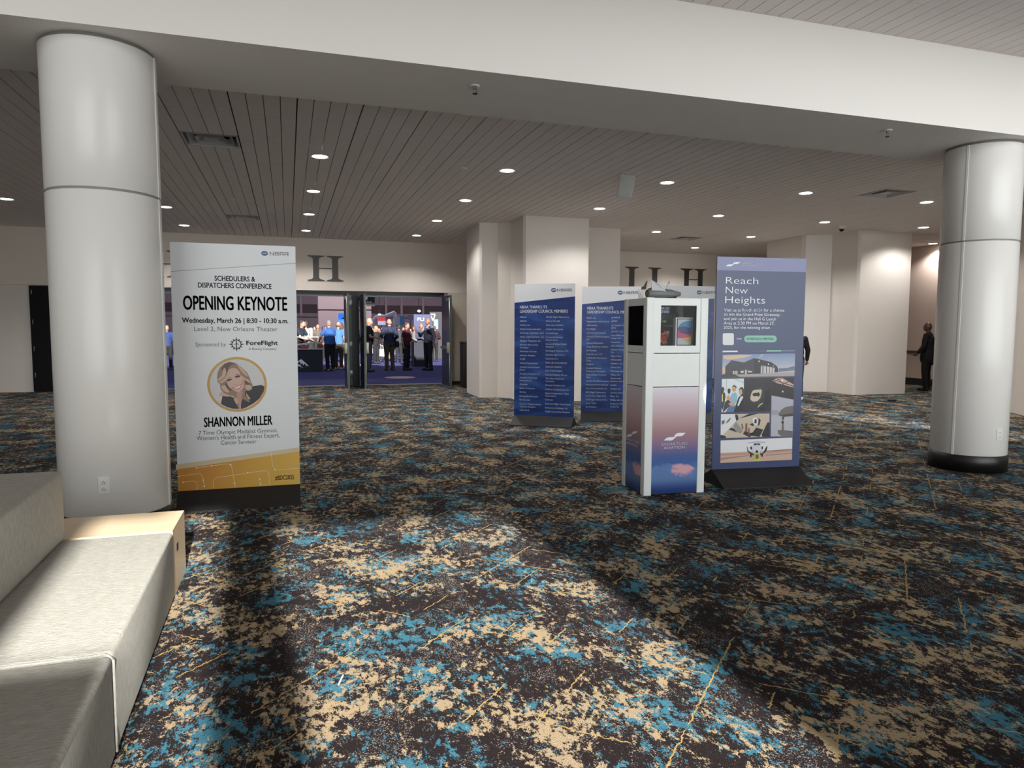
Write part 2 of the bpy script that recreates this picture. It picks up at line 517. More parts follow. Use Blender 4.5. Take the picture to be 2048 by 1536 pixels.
struct(MB().box(17.44, 17.5, 10.6, YW, .93, 1.0).build('trim_4', mat('dark chair rail', (62, 50, 48), .5)))
struct(MB().box(16, X1, YF, 10.6, 0, 9.4).build('wall_right', M_WALL))

# ------------------------------------------------------------------ columns
CR = .387
def column(X, Y, label, seam_ang, name='column'):
    t = thing(name, label, 'column', (X, Y, 0)); t['kind'] = 'structure'
    MB().lathe([(CR+.012, 0), (CR+.012, .182), (CR+.004, .188)], 72).build('base', M_BLK, t)
    seam = 2.59
    for nm, a, b in (('lower_cladding', .188, seam-.008), ('upper_cladding', seam+.008, ZB-.025)):
        MB().lathe([(CR-.006, a), (CR, a+.006), (CR, b-.006), (CR-.006, b)], 96).build(nm, M_COLW, t)
    MB().lathe([(CR-.012, .18), (CR-.012, ZB)], 64).build('core', mat('shadow gap grey', (150, 148, 144), .6), t)
    # vertical cover strip where the two half shells meet
    for sa in seam_ang:
        c, s_ = math.cos(sa), math.sin(sa)
        m = MB()
        M = Matrix.Translation((c*CR, s_*CR, 0)) @ Matrix.Rotation(sa, 4, 'Z')
        m.box(-.006, .005, -.011, .011, .19, seam-.008, 0, M); m.box(-.006, .005, -.011, .011, seam+.008, ZB-.026, 0, M)
        m.build('cover_strip', M_COLW, t)
    return t
XL, XR, YC = -1.311, 7.57, 6.129
column(XL, YC, 'round white clad column at the left, between the grey sofa and the keynote banner', [math.radians(-8), math.radians(172)])
column(XR, YC, 'round white clad column at the right edge, nearest the wall recess', [math.radians(-163), math.radians(17)])

def outlet(X, Y, ang, z, label):
    t = thing('power_outlet', label, 'outlet', (X+math.cos(ang)*(CR+.001), Y+math.sin(ang)*(CR+.001), z), ang+PI/2, 'power outlets on the columns')
    MB().rbox(-.04, .04, -.004, .012, -.062, .062, .003).build('plate', M_PLASTW, t)
    for dz in (.024, -.024):
        q = MB().rbox(-.018, .018, -.008, .0, dz-.016, dz+.016, .003).build('socket', M_PLASTW, t)
        m = MB()
        for x in (-.007, .007): m.box(x-.0018, x+.0018, -.0092, -.007, dz-.009, dz+.001)
        m.tube((0, -.0092, dz+.008), (0, -.007, dz+.008), .003)
        m.build('slot', M_HOLE, q)
def az_of(px, X, Y):
    # azimuth on a column's shell that a sight line first meets
    d = ray(px, 900); d = Vector((d.x, d.y)).normalized(); c = Vector((X, Y))
    t = d.dot(c); h = (c-d*t).length
    p = d*(t-math.sqrt(max(0, CR**2-h*h)))-c
    return math.atan2(p.y, p.x)
outlet(XL, YC, az_of(205, XL, YC), .44, 'white duplex power outlet low on the left column, above the sofa table')
outlet(XR, YC, az_of(1997, XR, YC), .44, 'white duplex power outlet low on the right column')

# ------------------------------------------------------------------ meterboard banners
def sunk(name, label, cat, A, ang, half, u0, u1, v0=.152, v1=2.335):
    """a stand-up banner: board in a tent-shaped black foot"""
    B = Board(A, ang, half)
    o = B.A
    t = thing(name, label, cat, (o.x, o.y, 0), ang)
    B.u0, B.u1, B.v0, B.v1 = u0, u1, v0, v1
    h = half
    m = MB()
    vs = [(u0, -h, .0), (u1, -h, .0), (u1, h, .0), (u0, h, .0), (u0, -h, .012), (u1, -h, .012), (u1, h, .012), (u0, h, .012),
          (u0, -.012, v0+.002), (u1, -.012, v0+.002), (u1, .012, v0+.002), (u0, .012, v0+.002)]
    fs = [(0, 3, 2, 1), (0, 1, 5, 4), (2, 3, 7, 6), (4, 5, 9, 8), (6, 7, 11, 10), (8, 9, 10, 11), (1, 2, 6, 5), (5, 6, 10, 9), (3, 0, 4, 7), (7, 4, 8, 11)]
    m.add(vs, fs); m.build('foot', M_BLKM, t)
    B.t = t
    B.y0 = -.006
    return B
M_BACKB = mat('banner board core', (214, 216, 220), .6, vary=.01)

def nbaa(B, mb, F, x0, x1, xt, yt, yb, mi_l=0, mi_t=1):
    """oval mark with a swoosh, then squared wide capitals N B A A"""
    (ua, vm), (ub, _) = B.px(F, [(x0, (yt+yb)/2), (x1, (yt+yb)/2)])
    vt = B.px(F, [((x0+x1)/2, yt)])[0][1]; vb = B.px(F, [((x0+x1)/2, yb)])[0][1]
    c = ((ua+ub)/2, (vt+vb)/2); rx, ry = (ub-ua)/2, (vt-vb)/2
    B.ellipse(mb, c, rx, ry, 3, mi_l)
    B.poly(mb, [(c[0]-rx*.95, c[1]-ry*.25), (c[0]-rx*.2, c[1]+ry*.22), (c[0]+rx*.9, c[1]+ry*.22), (c[0]+rx*.55, c[1]-.02*ry), (c[0]-rx*.3, c[1]-ry*.1)], 4, 2)
    return c, rx, ry
def nbaa_letters(B, mb, u0, u1, v, h, mi=1):
    w = (u1-u0-3*.30*h)/4; g = .30*h; s_ = .17*h
    q = [(u0+i*(w+g), v) for i in range(4)]
    x, y = q[0]; B.stroke(mb, [(x+s_/2, y), (x+s_/2, y+h-s_/2), (x+w-s_/2, y+s_/2), (x+w-s_/2, y+h)], s_, 3, mi)
    x, y = q[1]
    B.stroke(mb, [(x+s_/2, y+s_/2), (x+s_/2, y+h-s_/2), (x+w*.88, y+h-s_/2), (x+w*.88, y+h*.55), (x+w-s_/2, y+h*.5), (x+w-s_/2, y+s_/2), (x+s_/2, y+s_/2)], s_, 3, mi)
    B.stroke(mb, [(x+s_/2, y+h*.53), (x+w*.9, y+h*.53)], s_, 3, mi)
    for x, y in q[2:]:
        B.stroke(mb, [(x+s_/2, y), (x+s_/2, y+h-s_/2), (x+w*.92, y+h-s_/2), (x+w-s_/2, y+h*.8), (x+w-s_/2, y)], s_, 3, mi)
        B.stroke(mb, [(x+s_/2, y+h*.42), (x+w-s_/2, y+h*.42)], s_, 3, mi)

# --- keynote banner
A = on_z(601, 1010); ang = 0.
K = sunk('keynote_banner', 'tall white and yellow opening keynote banner with a round portrait, beside the left column', 'banner', (A.x-.975, 6.525), ang, .2, -.056, .978)
t = K.t
MB().box(K.u0, K.u1, -.006, .006, K.v0, K.v1).build('board', M_WHITE, t)
mb = MB()
K.ppoly(mb, F2, [(95, 1062), (1146, 914), (1146, 962), (95, 1108)], 1)
mb.build('pale_band', mat('pale gold ink', (214, 196, 164), .38), t)
g = G('gold gradient ink')
x = g.sep(g.tc.outputs['Object'])
M_GOLD = g.done(g.ramp(g.math('MULTIPLY_ADD', x[2], -.5, x[0]), [(0., (204, 142, 62)), (.45, (214, 166, 74)), (1., (222, 184, 92))]), .38)
mb = MB()
lft = K.px(F2, [(98, 1102)])[0][1]; rgt = K.px(F2, [(1146, 950)])[0][1]
K.poly(mb, [(K.u0, K.v0), (K.u1, K.v0), (K.u1, rgt), (K.u0, lft)], 2)
mb.build('gold_band', M_GOLD, t)
mb = MB()
def rounded(pts, r=14, n=4):
    out = [pts[0]]
    for a, b, c in zip(pts, pts[1:], pts[2:]):
        a, b, c = Vector(a), Vector(b), Vector(c)
        r_ = min(r, (a-b).length*.45, (c-b).length*.45)
        p = b+(a-b).normalized()*r_; q = b+(c-b).normalized()*r_
        for i in range(n+1):
            f = i/n; out.append(tuple(p*(1-f)**2+b*2*f*(1-f)+q*f*f))
    return out+[pts[-1]]
trace = [[(270, 1088), (565, 1050), (600, 1252)], [(103, 1163), (318, 1132), (336, 1246)], [(157, 1212), (270, 1198), (278, 1272)],
         [(412, 1264), (412, 1178), (885, 1106), (895, 1238)], [(905, 958), (924, 1112), (1146, 1090)], [(808, 1185), (816, 1240)]]
for p in trace: K.pstroke(mb, F2, rounded([Vector(q) for q in p], 50) if len(p) > 2 else p, .0035, 3)
for q in [(270, 1088), (157, 1212), (328, 1196), (336, 1246), (398, 1071), (705, 1130), (938, 1106), (808, 1186), (814, 1230), (594, 1220), (560, 1062)]:
    c = K.px(F2, [q])[0]; K.ellipse(mb, c, .0075, .0075, 4, 0, 12)
mb.build('circuit_lines', mat('cream ink', (240, 226, 196), .4, vary=0), t)
mb = MB()
K.pstroke(mb, F1, [(104, 398), (1302, 320)], .004, 1)
mb.build('header_rule', M_GREY, t)
mb = MB()
nbaa(K, mb, F1, 972, 1037, 0, 203, 248)
(ua, va), (ub, vb_) = K.px(F1, [(1055, 244), (1232, 249)])
nbaa_letters(K, mb, ua, ub, vb_, K.px(F1, [(1232, 215)])[0][1]-vb_)
mb.build('logo', [M_LOGO, M_GREY, M_WHITE], t)
mb = MB()
mb = MB(); K.text(mb, F1, 'SCHEDULERS &', 525, 912, 445, 491, bold=.026); mb.build('conference_line', M_INKN, t)
mb = MB(); K.text(mb, F1, 'DISPATCHERS CONFERENCE', 367, 1070, 512, 559, bold=.026); mb.build('conference_line', M_INKN, t)
mb = MB(); K.text(mb, F1, 'OPENING KEYNOTE', 225, 1218, 640, 768, bold=.034); mb.build('headline', M_INK, t)
mb = MB(); K.text(mb, F1, 'Wednesday, March 26 | 8:30 - 10:30 a.m.', 214, 1230, 846, 892, bold=.028); mb.build('date_line', M_INK, t)
mb = MB(); K.text(mb, F1, 'Level 2, New Orleans Theater', 330, 1128, 929, 971, bold=-.008); mb.build('place_line', M_INK, t)
mb = MB(); K.text(mb, F1, 'Sponsored by', 337, 635, 1078, 1117, bold=-.006, shear=.2); mb.build('sponsor_line', mat('mid grey ink', (100, 104, 108), .4, vary=0), t)
mb = MB(); K.text(mb, F1, 'ForeFlight', 830, 1130, 1063, 1103, bold=.024); mb.build('sponsor_name', M_INK, t)
mb = MB(); K.text(mb, F1, 'A Boeing Company', 850, 1120, 1129, 1151); mb.build('sponsor_note', mat('mid grey ink', (100, 104, 108), .4, vary=0), t)
mb = MB(); K.text(mb, F2, 'SHANNON MILLER', 335, 915, 653, 731, bold=.034); mb.build('speaker_name', M_INK, t)
mb = MB(); K.text(mb, F2, '7 Time Olympic Medalist Gymnast,', 288, 962, 763, 797, bold=-.006); mb.build('speaker_note', M_INK, t)
mb = MB(); K.text(mb, F2, "Women's Health and Fitness Expert,", 270, 978, 806, 842, bold=-.006); mb.build('speaker_note', M_INK, t)
mb = MB(); K.text(mb, F2, 'Cancer Survivor', 478, 780, 851, 886, bold=-.006); mb.build('speaker_note', M_INK, t)
mb = MB(); K.text(mb, F2, '#SDC2025', 940, 1100, 1153, 1189, bold=.02, lay=4); mb.build('hashtag', M_INK, t)
mb = MB()
c = K.px(F1, [(735, 1097)])[0]; R_ = abs(K.px(F1, [(735, 1027)])[0][1]-c[1])
for i in range(12):
    a = 2*PI*i/12+PI/2; L_ = R_*(1.0 if i % 3 == 0 else .88)
    b = .16
    K.poly(mb, [(c[0]+R_*.6*math.cos(a-b*1.4), c[1]+R_*.6*math.sin(a-b*1.4)), (c[0]+L_*math.cos(a), c[1]+L_*math.sin(a)), (c[0]+R_*.6*math.cos(a+b*1.4), c[1]+R_*.6*math.sin(a+b*1.4))], 3)
K.ellipse(mb, c, R_*.6, R_*.6, 3, 0, 32, R_*.09)
K.stroke(mb, [(c[0], c[1]-R_*.42), (c[0], c[1]+R_*.42)], R_*.12, 3)
K.poly(mb, [(c[0]-R_*.42, c[1]-R_*.08), (c[0], c[1]+R_*.16), (c[0]+R_*.42, c[1]-R_*.08), (c[0], c[1]+R_*.02)], 3)
K.poly(mb, [(c[0]-R_*.18, c[1]-R_*.4), (c[0], c[1]-R_*.28), (c[0]+R_*.18, c[1]-R_*.4), (c[0], c[1]-R_*.36)], 3)
mb.build('compass_logo', M_INK, t)
# printed portrait
c = K.px(FP, [(712, 755)])[0]
rx = (K.px(FP, [(1370, 755)])[0][0]-K.px(FP, [(60, 755)])[0][0])/2; ry = (K.px(FP, [(712, 150)])[0][1]-K.px(FP, [(712, 1352)])[0][1])/2
g = G('gold ring ink')
x = g.sep(g.tc.outputs['Object'])
M_RING = g.done(g.ramp(g.math('MULTIPLY_ADD', x[2], .9, g.math('MULTIPLY', x[0], .9)), [(0., (186, 124, 70)), (1., (214, 184, 104))]), .38)
mb = MB(); K.ellipse(mb, c, rx, ry, 2, 0, 72, .021); mb.build('portrait_ring', mat('gold ring', (200, 158, 88), .38), t)
mb = MB()
pc = [('portrait backdrop', (206, 205, 206)), ('portrait black', (62, 60, 62)), ('portrait skin', (206, 172, 160)), ('portrait hair', (150, 122, 104)), ('portrait hair light', (198, 170, 148)),
      ('portrait hair dark', (104, 84, 76)), ('portrait lip', (186, 112, 108)), ('portrait tooth', (232, 228, 226)), ('portrait eye', (70, 58, 58)), ('portrait blush', (190, 146, 136))]
pm = [mat(n, col, .4, vary=0) for n, col in pc]
K.ellipse(mb, c, rx-.019, ry-.019, 1, 0, 64)
def pp(pts, lay, mi): K.ppoly(mb, FP, pts, lay, mi)
pp([(385, 1005), (560, 1015), (640, 1050), (720, 1200), (760, 1292), (600, 1285), (480, 1248), (350, 1180)], 2, 1)
pp([(840, 960), (900, 880), (1060, 790), (1240, 765), (1305, 800), (1290, 900), (1200, 1060), (1060, 1175), (900, 1262), (790, 1296), (790, 1150), (830, 1050)], 2, 1)
pp([(690, 900), (860, 870), (840, 1000), (800, 1130), (780, 1290), (740, 1290), (720, 1120), (680, 1000)], 3, 9)
pp([(300, 985), (360, 905), (410, 925), (460, 950), (580, 1000), (500, 1022), (390, 1003), (340, 1018)], 3, 2)
pp([(420, 300), (540, 255), (680, 290), (800, 380), (920, 490), (980, 600), (1000, 680), (1045, 760), (1030, 870), (960, 900), (880, 880), (880, 1000), (970, 1090), (980, 1150), (860, 1090), (800, 1050), (835, 900), (700, 930), (690, 1060), (740, 1180), (750, 1290), (690, 1200), (640, 1110), (620, 1010), (520, 985), (420, 945), (345, 860), (330, 745), (285, 705), (268, 600), (285, 480), (340, 370)], 4, 3)
pp([(430, 310), (540, 265), (660, 295), (560, 330), (500, 420), (520, 500), (470, 520), (400, 470), (360, 420)], 5, 5)
pp([(560, 415), (620, 388), (700, 410), (755, 470), (790, 570), (850, 650), (872, 720), (852, 820), (800, 890), (740, 927), (680, 910), (600, 860), (530, 810), (490, 740), (478, 680), (515, 600), (535, 500)], 5, 2)
pp([(520, 430), (575, 400), (545, 520), (525, 590), (470, 670), (360, 735), (300, 705), (400, 650), (470, 560), (490, 490)], 6, 4)
pp([(400, 420), (440, 380), (470, 470), (450, 570), (380, 640), (300, 680), (285, 640), (370, 560)], 6, 4)
pp([(690, 300), (800, 390), (900, 500), (960, 590), (900, 560), (830, 500), (760, 420)], 6, 4)
pp([(790, 540), (880, 620), (960, 650), (1010, 730), (940, 700), (860, 650), (810, 610)], 6, 4)
pp([(880, 770), (960, 750), (1030, 800), (1010, 860), (930, 880), (890, 840)], 6, 4)
pp([(350, 800), (430, 760), (500, 830), (540, 930), (470, 930), (390, 880)], 6, 4)
pp([(620, 980), (660, 1050), (720, 1090), (730, 1170), (690, 1180), (650, 1110)], 6, 4)
pp([(900, 930), (950, 1000), (1000, 1070), (960, 1080), (910, 1010)], 6, 4)
pp([(880, 660), (960, 720), (1000, 760), (900, 760), (870, 720)], 6, 5)
pp([(470, 700), (490, 760), (540, 830), (600, 880), (560, 900), (490, 840), (440, 760)], 6, 5)
pp([(478, 660), (520, 632), (590, 628), (598, 645), (560, 665), (500, 690)], 7, 8)
pp([(650, 585), (700, 562), (775, 552), (765, 590), (700, 606), (665, 604)], 7, 8)
pp([(500, 620), (560, 598), (600, 606), (560, 612)], 7, 5); pp([(650, 560), (710, 530), (765, 528), (710, 545)], 7, 5)
pp([(618, 740), (640, 762), (690, 772), (735, 728), (690, 752), (650, 748)], 7, 9)
pp([(605, 812), (700, 800), (805, 735), (795, 815), (740, 856), (680, 864)], 7, 6)
pp([(635, 822), (710, 812), (790, 760), (772, 815), (720, 838), (670, 842)], 8, 7)
pp([(560, 800), (600, 810), (660, 870), (620, 860)], 7, 9); pp([(815, 640), (850, 690), (850, 780), (815, 740)], 7, 9)
mb.build('portrait', pm, t)

# --- member banners
def blue_print():
    g = G('deep blue print')
    P = g.tc.outputs['Object']
    st = g.noise(g.mapping(P, rot=(0, math.radians(-30), 0), sc=(1.2, 1, 3.2)), 1.6, 2, .5, .6)
    return g.done(g.ramp(st, [(.28, (20, 40, 92)), (.52, (30, 60, 124)), (.78, (60, 100, 166))]), .3)
M_BLUE = blue_print()
def member_banner(label, A, ang, half, u0, u1, hl, hr):
    B = sunk('member_banner', label, 'banner', A, ang, half, u0, u1)
    MB().box(B.u0, B.u1, -.006, .006, B.v0, B.v1).build('board', M_BACKB, B.t)
    mb = MB()
    B.poly(mb, [(B.u0, B.v0), (B.u1, B.v0), (B.u1, B.v1-hr), (B.u0, B.v1-hl)], 1)
    mb.build('blue_panel', M_BLUE, B.t)
    return B
def names(B, mb, F, x, rows, k, cap):
    u = B.px(F, [(x, rows[0][0])])[0][0]
    for y, s_ in rows:
        v = B.px(F, [(x, y)])[0][1]
        B.text_uv(mb, s_, u, 0, v, cap, bold=.006, align='k', k=k)
a1 = on_z(1020, 851)
N1 = member_banner('blue member thank-you banner, leftmost of the three by the white wall block', (a1.x, a1.y), math.radians(-34.77), .22, .005, 1.03, .305, .21)
rows1 = [(432, 'Abbott'), (468, 'AbbVie'), (504, 'Adobe, Inc.'), (540, 'Airbus Corporate Jets'), (575, 'AirComp Calculator, LLC'), (610, 'Altria Client Services, LLC'), (646, 'Apogee Physicians, Inc.'), (681, 'Aramco Associated'), (706, 'Company'), (741, 'American Express'), (777, 'Atlantic Aviation'), (811, 'AT&T'), (847, 'Avfuel Corporation'), (882, 'Aviation International'), (907, 'News'), (943, 'Aviation Partners, Inc.'), (978, 'Aviation Personnel'), (1003, 'International'), (1037, 'Avinode'), (1073, 'Bank of America'), (1107, 'Boeing'), (1144, 'Boeing Business Jets'), (1177, 'Bombardier'), (1214, 'Cessna + Beechcraft by'), (1239, 'Textron Aviation'), (1270, 'Chick-fil-A')]
rows1b = [(432, 'Chubb Flight Operations'), (468, 'Cirrus Aircraft'), (504, 'Clay Lacy Aviation'), (541, 'Collins Aerospace'), (577, 'CommScope'), (613, 'Concorde Battery'), (638, 'Corporation'), (675, 'ConocoPhillips Global'), (700, 'Aviation'), (736, 'Cooling & Herbers, P.C.'), (772, 'Corteva Agriscience'), (807, 'Cummins Inc.'), (843, 'Dallas Jet International'), (880, 'Dassault Aviation'), (915, 'Dell Technologies'), (952, 'Disney Aviation Group'), (986, 'The Dow Chemical'), (1010, 'Company'), (1046, 'Duncan Aviation, Inc.'), (1084, 'DuPont de Nemours, Inc.'), (1119, 'Eaton Corporation Flight'), (1143, 'Operations'), (1177, 'Embraer'), (1214, 'Emerson Flight Operations'), (1250, 'Enterprise Holdings, Inc.'), (1284, 'FedEx Corporate Aviation')]
cap = .0265
def nat(s_): 
    vs = glyphs(s_)[0]; return max(p.x for p in vs)-min(p.x for p in vs)
uA = N1.px(F4, [(371, 425)])[0][0]; uB = N1.px(F4, [(582, 425)])[0][0]
KN = (uB-uA)/nat('Chubb Flight Operations')/(cap/CAPH)
mb = MB()
N1.text(mb, F4, 'NBAA THANKS ITS', 137, 380, 321, 347, bold=.022)
N1.text(mb, F4, 'LEADERSHIP COUNCIL MEMBERS', 137, 568, 359, 385, bold=.022)
mb.build('heading', M_INKW, N1.t)
for x, r in ((137, rows1), (371, rows1b)): mb = MB(); names(N1, mb, F4, x, r, KN, cap); mb.build('name_list', M_INKW, N1.t)
def logo_on(B, u0):
    mb = MB()
    c = (u0+.047, B.v1-.105); B.ellipse(mb, c, .045, .035, 3, 0)
    B.poly(mb, [(c[0]-.043, c[1]-.009), (c[0]-.009, c[1]+.008), (c[0]+.04, c[1]+.008), (c[0]+.024, c[1]), (c[0]-.013, c[1]-.004)], 4, 2)
    nbaa_letters(B, mb, u0+.104, u0+.345, c[1]-.021, .042)
    mb.build('logo', [M_LOGO, M_LOGOD, M_WHITE], B.t)
logo_on(N1, N1.px(F4, [(415, 185)])[0][0])
a2 = on_z(1154, 843)
N2 = member_banner('blue member thank-you banner, middle of three, partly hidden by the kiosk', (a2.x, a2.y), math.radians(-24), .25, .06, 1.075, .305, .21)
rows2 = [(440, 'Fiserv, Inc.'), (472, 'FlightSafety International'), (505, 'flyExclusive'), (539, 'ForeFlight'), (574, 'Garmin International'), (608, 'General Communication,'), (632, 'Inc.'), (666, 'General Dynamics'), (699, 'Gogo Business Aviation'), (733, 'Go Rentals'), (766, 'Guardian Jet, LLC'), (800, 'Gulfstream Aerospace'), (824, 'Corp.'), (858, 'HAECO'), (892, 'Hewlett Packard'), (919, 'Enterprise Company'), (952, 'Home Depot Aviation'), (974, 'Dept'), (1008, 'Honda Aircraft Company'), (1041, 'Honeywell International'), (1075, 'Hunt Consolidated, Inc.'), (1110, 'IBM Flight Operations'), (1142, 'Immaculate Flight LLC'), (1176, 'JP Morgan Chase & Co.'), (1208, 'Jason Tafoe'), (1241, 'Jet Aviation')]
rows2b = [(436, 'jetAVIVA'), (469, 'JETEX'), (505, 'Jet Support Services'), (530, '(JSSI)'), (563, 'JETNET LLC'), (597, 'Law Offices of Scott'), (622, 'Lange, LLC'), (657, 'Leonardo'), (691, 'LFG Aviation'), (725, 'Liberty Mutual Ins.'), (750, 'Co.'), (784, 'Mayo Clinic'), (817, "McDonald's"), (851, 'MedAire, Inc.'), (885, 'Mente LLC'), (919, 'Messinger Jets'), (953, 'Million Air'), (985, 'Nationwide'), (1011, 'Business Center'), (1046, 'Netflix'), (1079, 'NetJets Inc.'), (1114, 'Owens Corning'), (1146, 'Pfizer Inc.'), (1180, 'Phillips 66 Aviation'), (1214, 'Piedmont Triad'), (1240, 'Authority')]
mb = MB()
N2.text(mb, F4, 'NBAA THANKS ITS', 743, 978, 332, 357, bold=.022)
ul = N2.px(F4, [(743, 380)])[0][0]; vb_ = N2.px(F4, [(850, 392)])[0][1]
N2.text_uv(mb, 'LEADERSHIP COUNCIL MEMBERS', ul, ul+.80, vb_, .047, bold=.022)
mb.build('heading', M_INKW, N2.t)
for x, r in ((739, rows2), (962, rows2b)): mb = MB(); names(N2, mb, F4, x, r, KN, cap); mb.build('name_list', M_INKW, N2.t)
logo_on(N2, N2.px(F4, [(1016, 202)])[0][0])
e1 = on_y(1304, 572, 10.62)
N3 = member_banner('blue member thank-you banner, rightmost of three, behind kiosk and navy banner', (e1.x, 10.62-.25), math.radians(-6), .25, -.03, 1.12, .305, .205)
mb = MB()
N3.text_uv(mb, 'NBAA THANKS ITS', .06, .52, N3.v1-.40, .05, bold=.022)
N3.text_uv(mb, 'LEADERSHIP COUNCIL MEMBERS', .06, 1.0, N3.v1-.47, .05, bold=.022)
mb.build('heading', M_INKW, N3.t)
for i, s_ in enumerate(['Textron Corp.', 'Solairus and', 'Priester', 'Sherpa', 'Sky Systems', 'Talon Air, Inc.', 'Wheels Up LLC', 'Universal', 'Western']):
    mb = MB(); N3.text_uv(mb, s_, .6, 0, N3.v1-.56-i*.135, cap, bold=.006, align='k', k=KN); mb.build('name_line', M_INKW, N3.t)
logo_on(N3, N3.px(FS2, [(1590, 820)])[0][0])

# --- navy aviation banner
s1 = on_z(1450.5, 979.7)
SG = sunk('aviation_banner', 'tall navy Reach New Heights banner with a grid of photos, right of the kiosk', 'banner', (s1.x, s1.y), math.radians(-6.18), .27, -.014, .99)
t = SG.t
M_NAVY = mat('navy print', (66, 76, 112), .28, vary=.03, scale=2)
MB().box(SG.u0, SG.u1, -.006, .006, SG.v0, SG.v1).build('board', M_NAVY, t)
mb = MB(); hv = SG.px(F7, [(650, 250)])[0][1]
SG.poly(mb, [(SG.u0, hv), (SG.u1, hv), (SG.u1, SG.v1), (SG.u0, SG.v1)], 1)
mb.build('header_band', mat('lavender print', (126, 130, 170), .3), t)
def swoosh(B, mb, F, x0, x1, yt, yb, lay=3, mi=0):
    P = lambda fx, fy: (x0+(x1-x0)*fx, yt+(yb-yt)*fy)
    B.ppoly(mb, F, [P(0, 1), P(.10, .72), P(.16, .62), P(.24, .56), P(.56, .54), P(.44, .86), P(.38, .97), P(.32, 1)], lay, mi)
    B.ppoly(mb, F, [P(.46, .46), P(.56, .14), P(.62, .05), P(.68, 0), P(1, 0), P(.88, .32), P(.82, .42), P(.76, .46)], lay, mi)
    B.ppoly(mb, F, [P(.42, .56), P(.60, .40), P(.62, .46), P(.46, .62)], lay, mi)
mb = MB(); swoosh(SG, mb, F7, 240, 415, 143, 192)
SG.text(mb, F7, 'SIGNATURE', 437, 637, 147, 168, bold=.008); SG.text(mb, F7, 'AVIATION', 437, 600, 175, 196, bold=.008)
mb.build('logo', M_INKW, t)
mb = MB()
SG.text(mb, F7, 'Reach', 242, 625, 322, 402, bold=-.010)
SG.text(mb, F7, 'New', 240, 500, 434, 515, bold=-.010)
SG.text(mb, F7, 'Heights', 234, 705, 548, 631, bold=-.010)
SG.text(mb, F7, 'Visit us at', 222, 420, 693, 727)
SG.text(mb, F7, 'Booth #124', 433, 672, 693, 727, bold=.022)
SG.text(mb, F7, 'for a chance', 690, 932, 694, 728)
SG.text(mb, F7, 'to win the Grand Prize Giveaway,', 220, 887, 744, 779)
SG.text(mb, F7, 'and join us in the Hall G Lunch', 218, 833, 796, 830)
SG.text(mb, F7, 'Area at 2:30 PM on March 27,', 217, 815, 847, 881)
SG.text(mb, F7, '2025, for the winning draw.', 215, 770, 899, 933)
mb.build('lettering', M_INKW, t)
def rrect(B, mb, F, x0, x1, y0, y1, r, lay, mi=0):
    pts = []
    for cx, cy, a0 in ((x1-r, y0+r, -90), (x1-r, y1-r, 0), (x0+r, y1-r, 90), (x0+r, y0+r, 180)):
        for i in range(7):
            a = math.radians(a0+15*i); pts.append((cx+r*math.cos(a), cy+r*math.sin(a)))
    B.ppoly(mb, F, pts, lay, mi)
M_MINT = mat('mint print', (140, 196, 178), .35, vary=0)
mb = MB(); rrect(SG, mb, F7, 458, 843, 1010, 1090, 39, 2); mb.build('button_panel', M_MINT, t)
mb = MB(); SG.text(mb, F7, 'SCHEDULE A MEETING', 490, 808, 1037, 1062, bold=.004); mb.build('button_lettering', M_INK, t)
mb = MB(); rrect(SG, mb, F7, 205, 337, 983, 1123, 20, 2)
SG.pstroke(mb, F7, [(372, 1050), (425, 1050)], .006, 2); SG.ppoly(mb, F7, [(368, 1050), (382, 1043), (382, 1057)], 2)
SG.ppoly(mb, F7, [(203, 1189), (382, 1188), (382, 1206), (203, 1208)], 2); mb.build('white_tile', M_WHITE, t)
mb = MB()
SG.ppoly(mb, F7, [(555, 1187), (722, 1186), (722, 1203), (555, 1204)], 2, 0)
SG.ppoly(mb, F7, [(722, 1184), (895, 1183), (895, 1200), (722, 1202)], 3, 1)
SG.ppoly(mb, F7, [(895, 1184), (1060, 1183), (1060, 1198), (895, 1199)], 2, 2)
mb.build('accent_bars', [mat('slate print', (86, 92, 120), .35, vary=0), M_MINT, mat('lilac print', (128, 128, 166), .35, vary=0)], t)
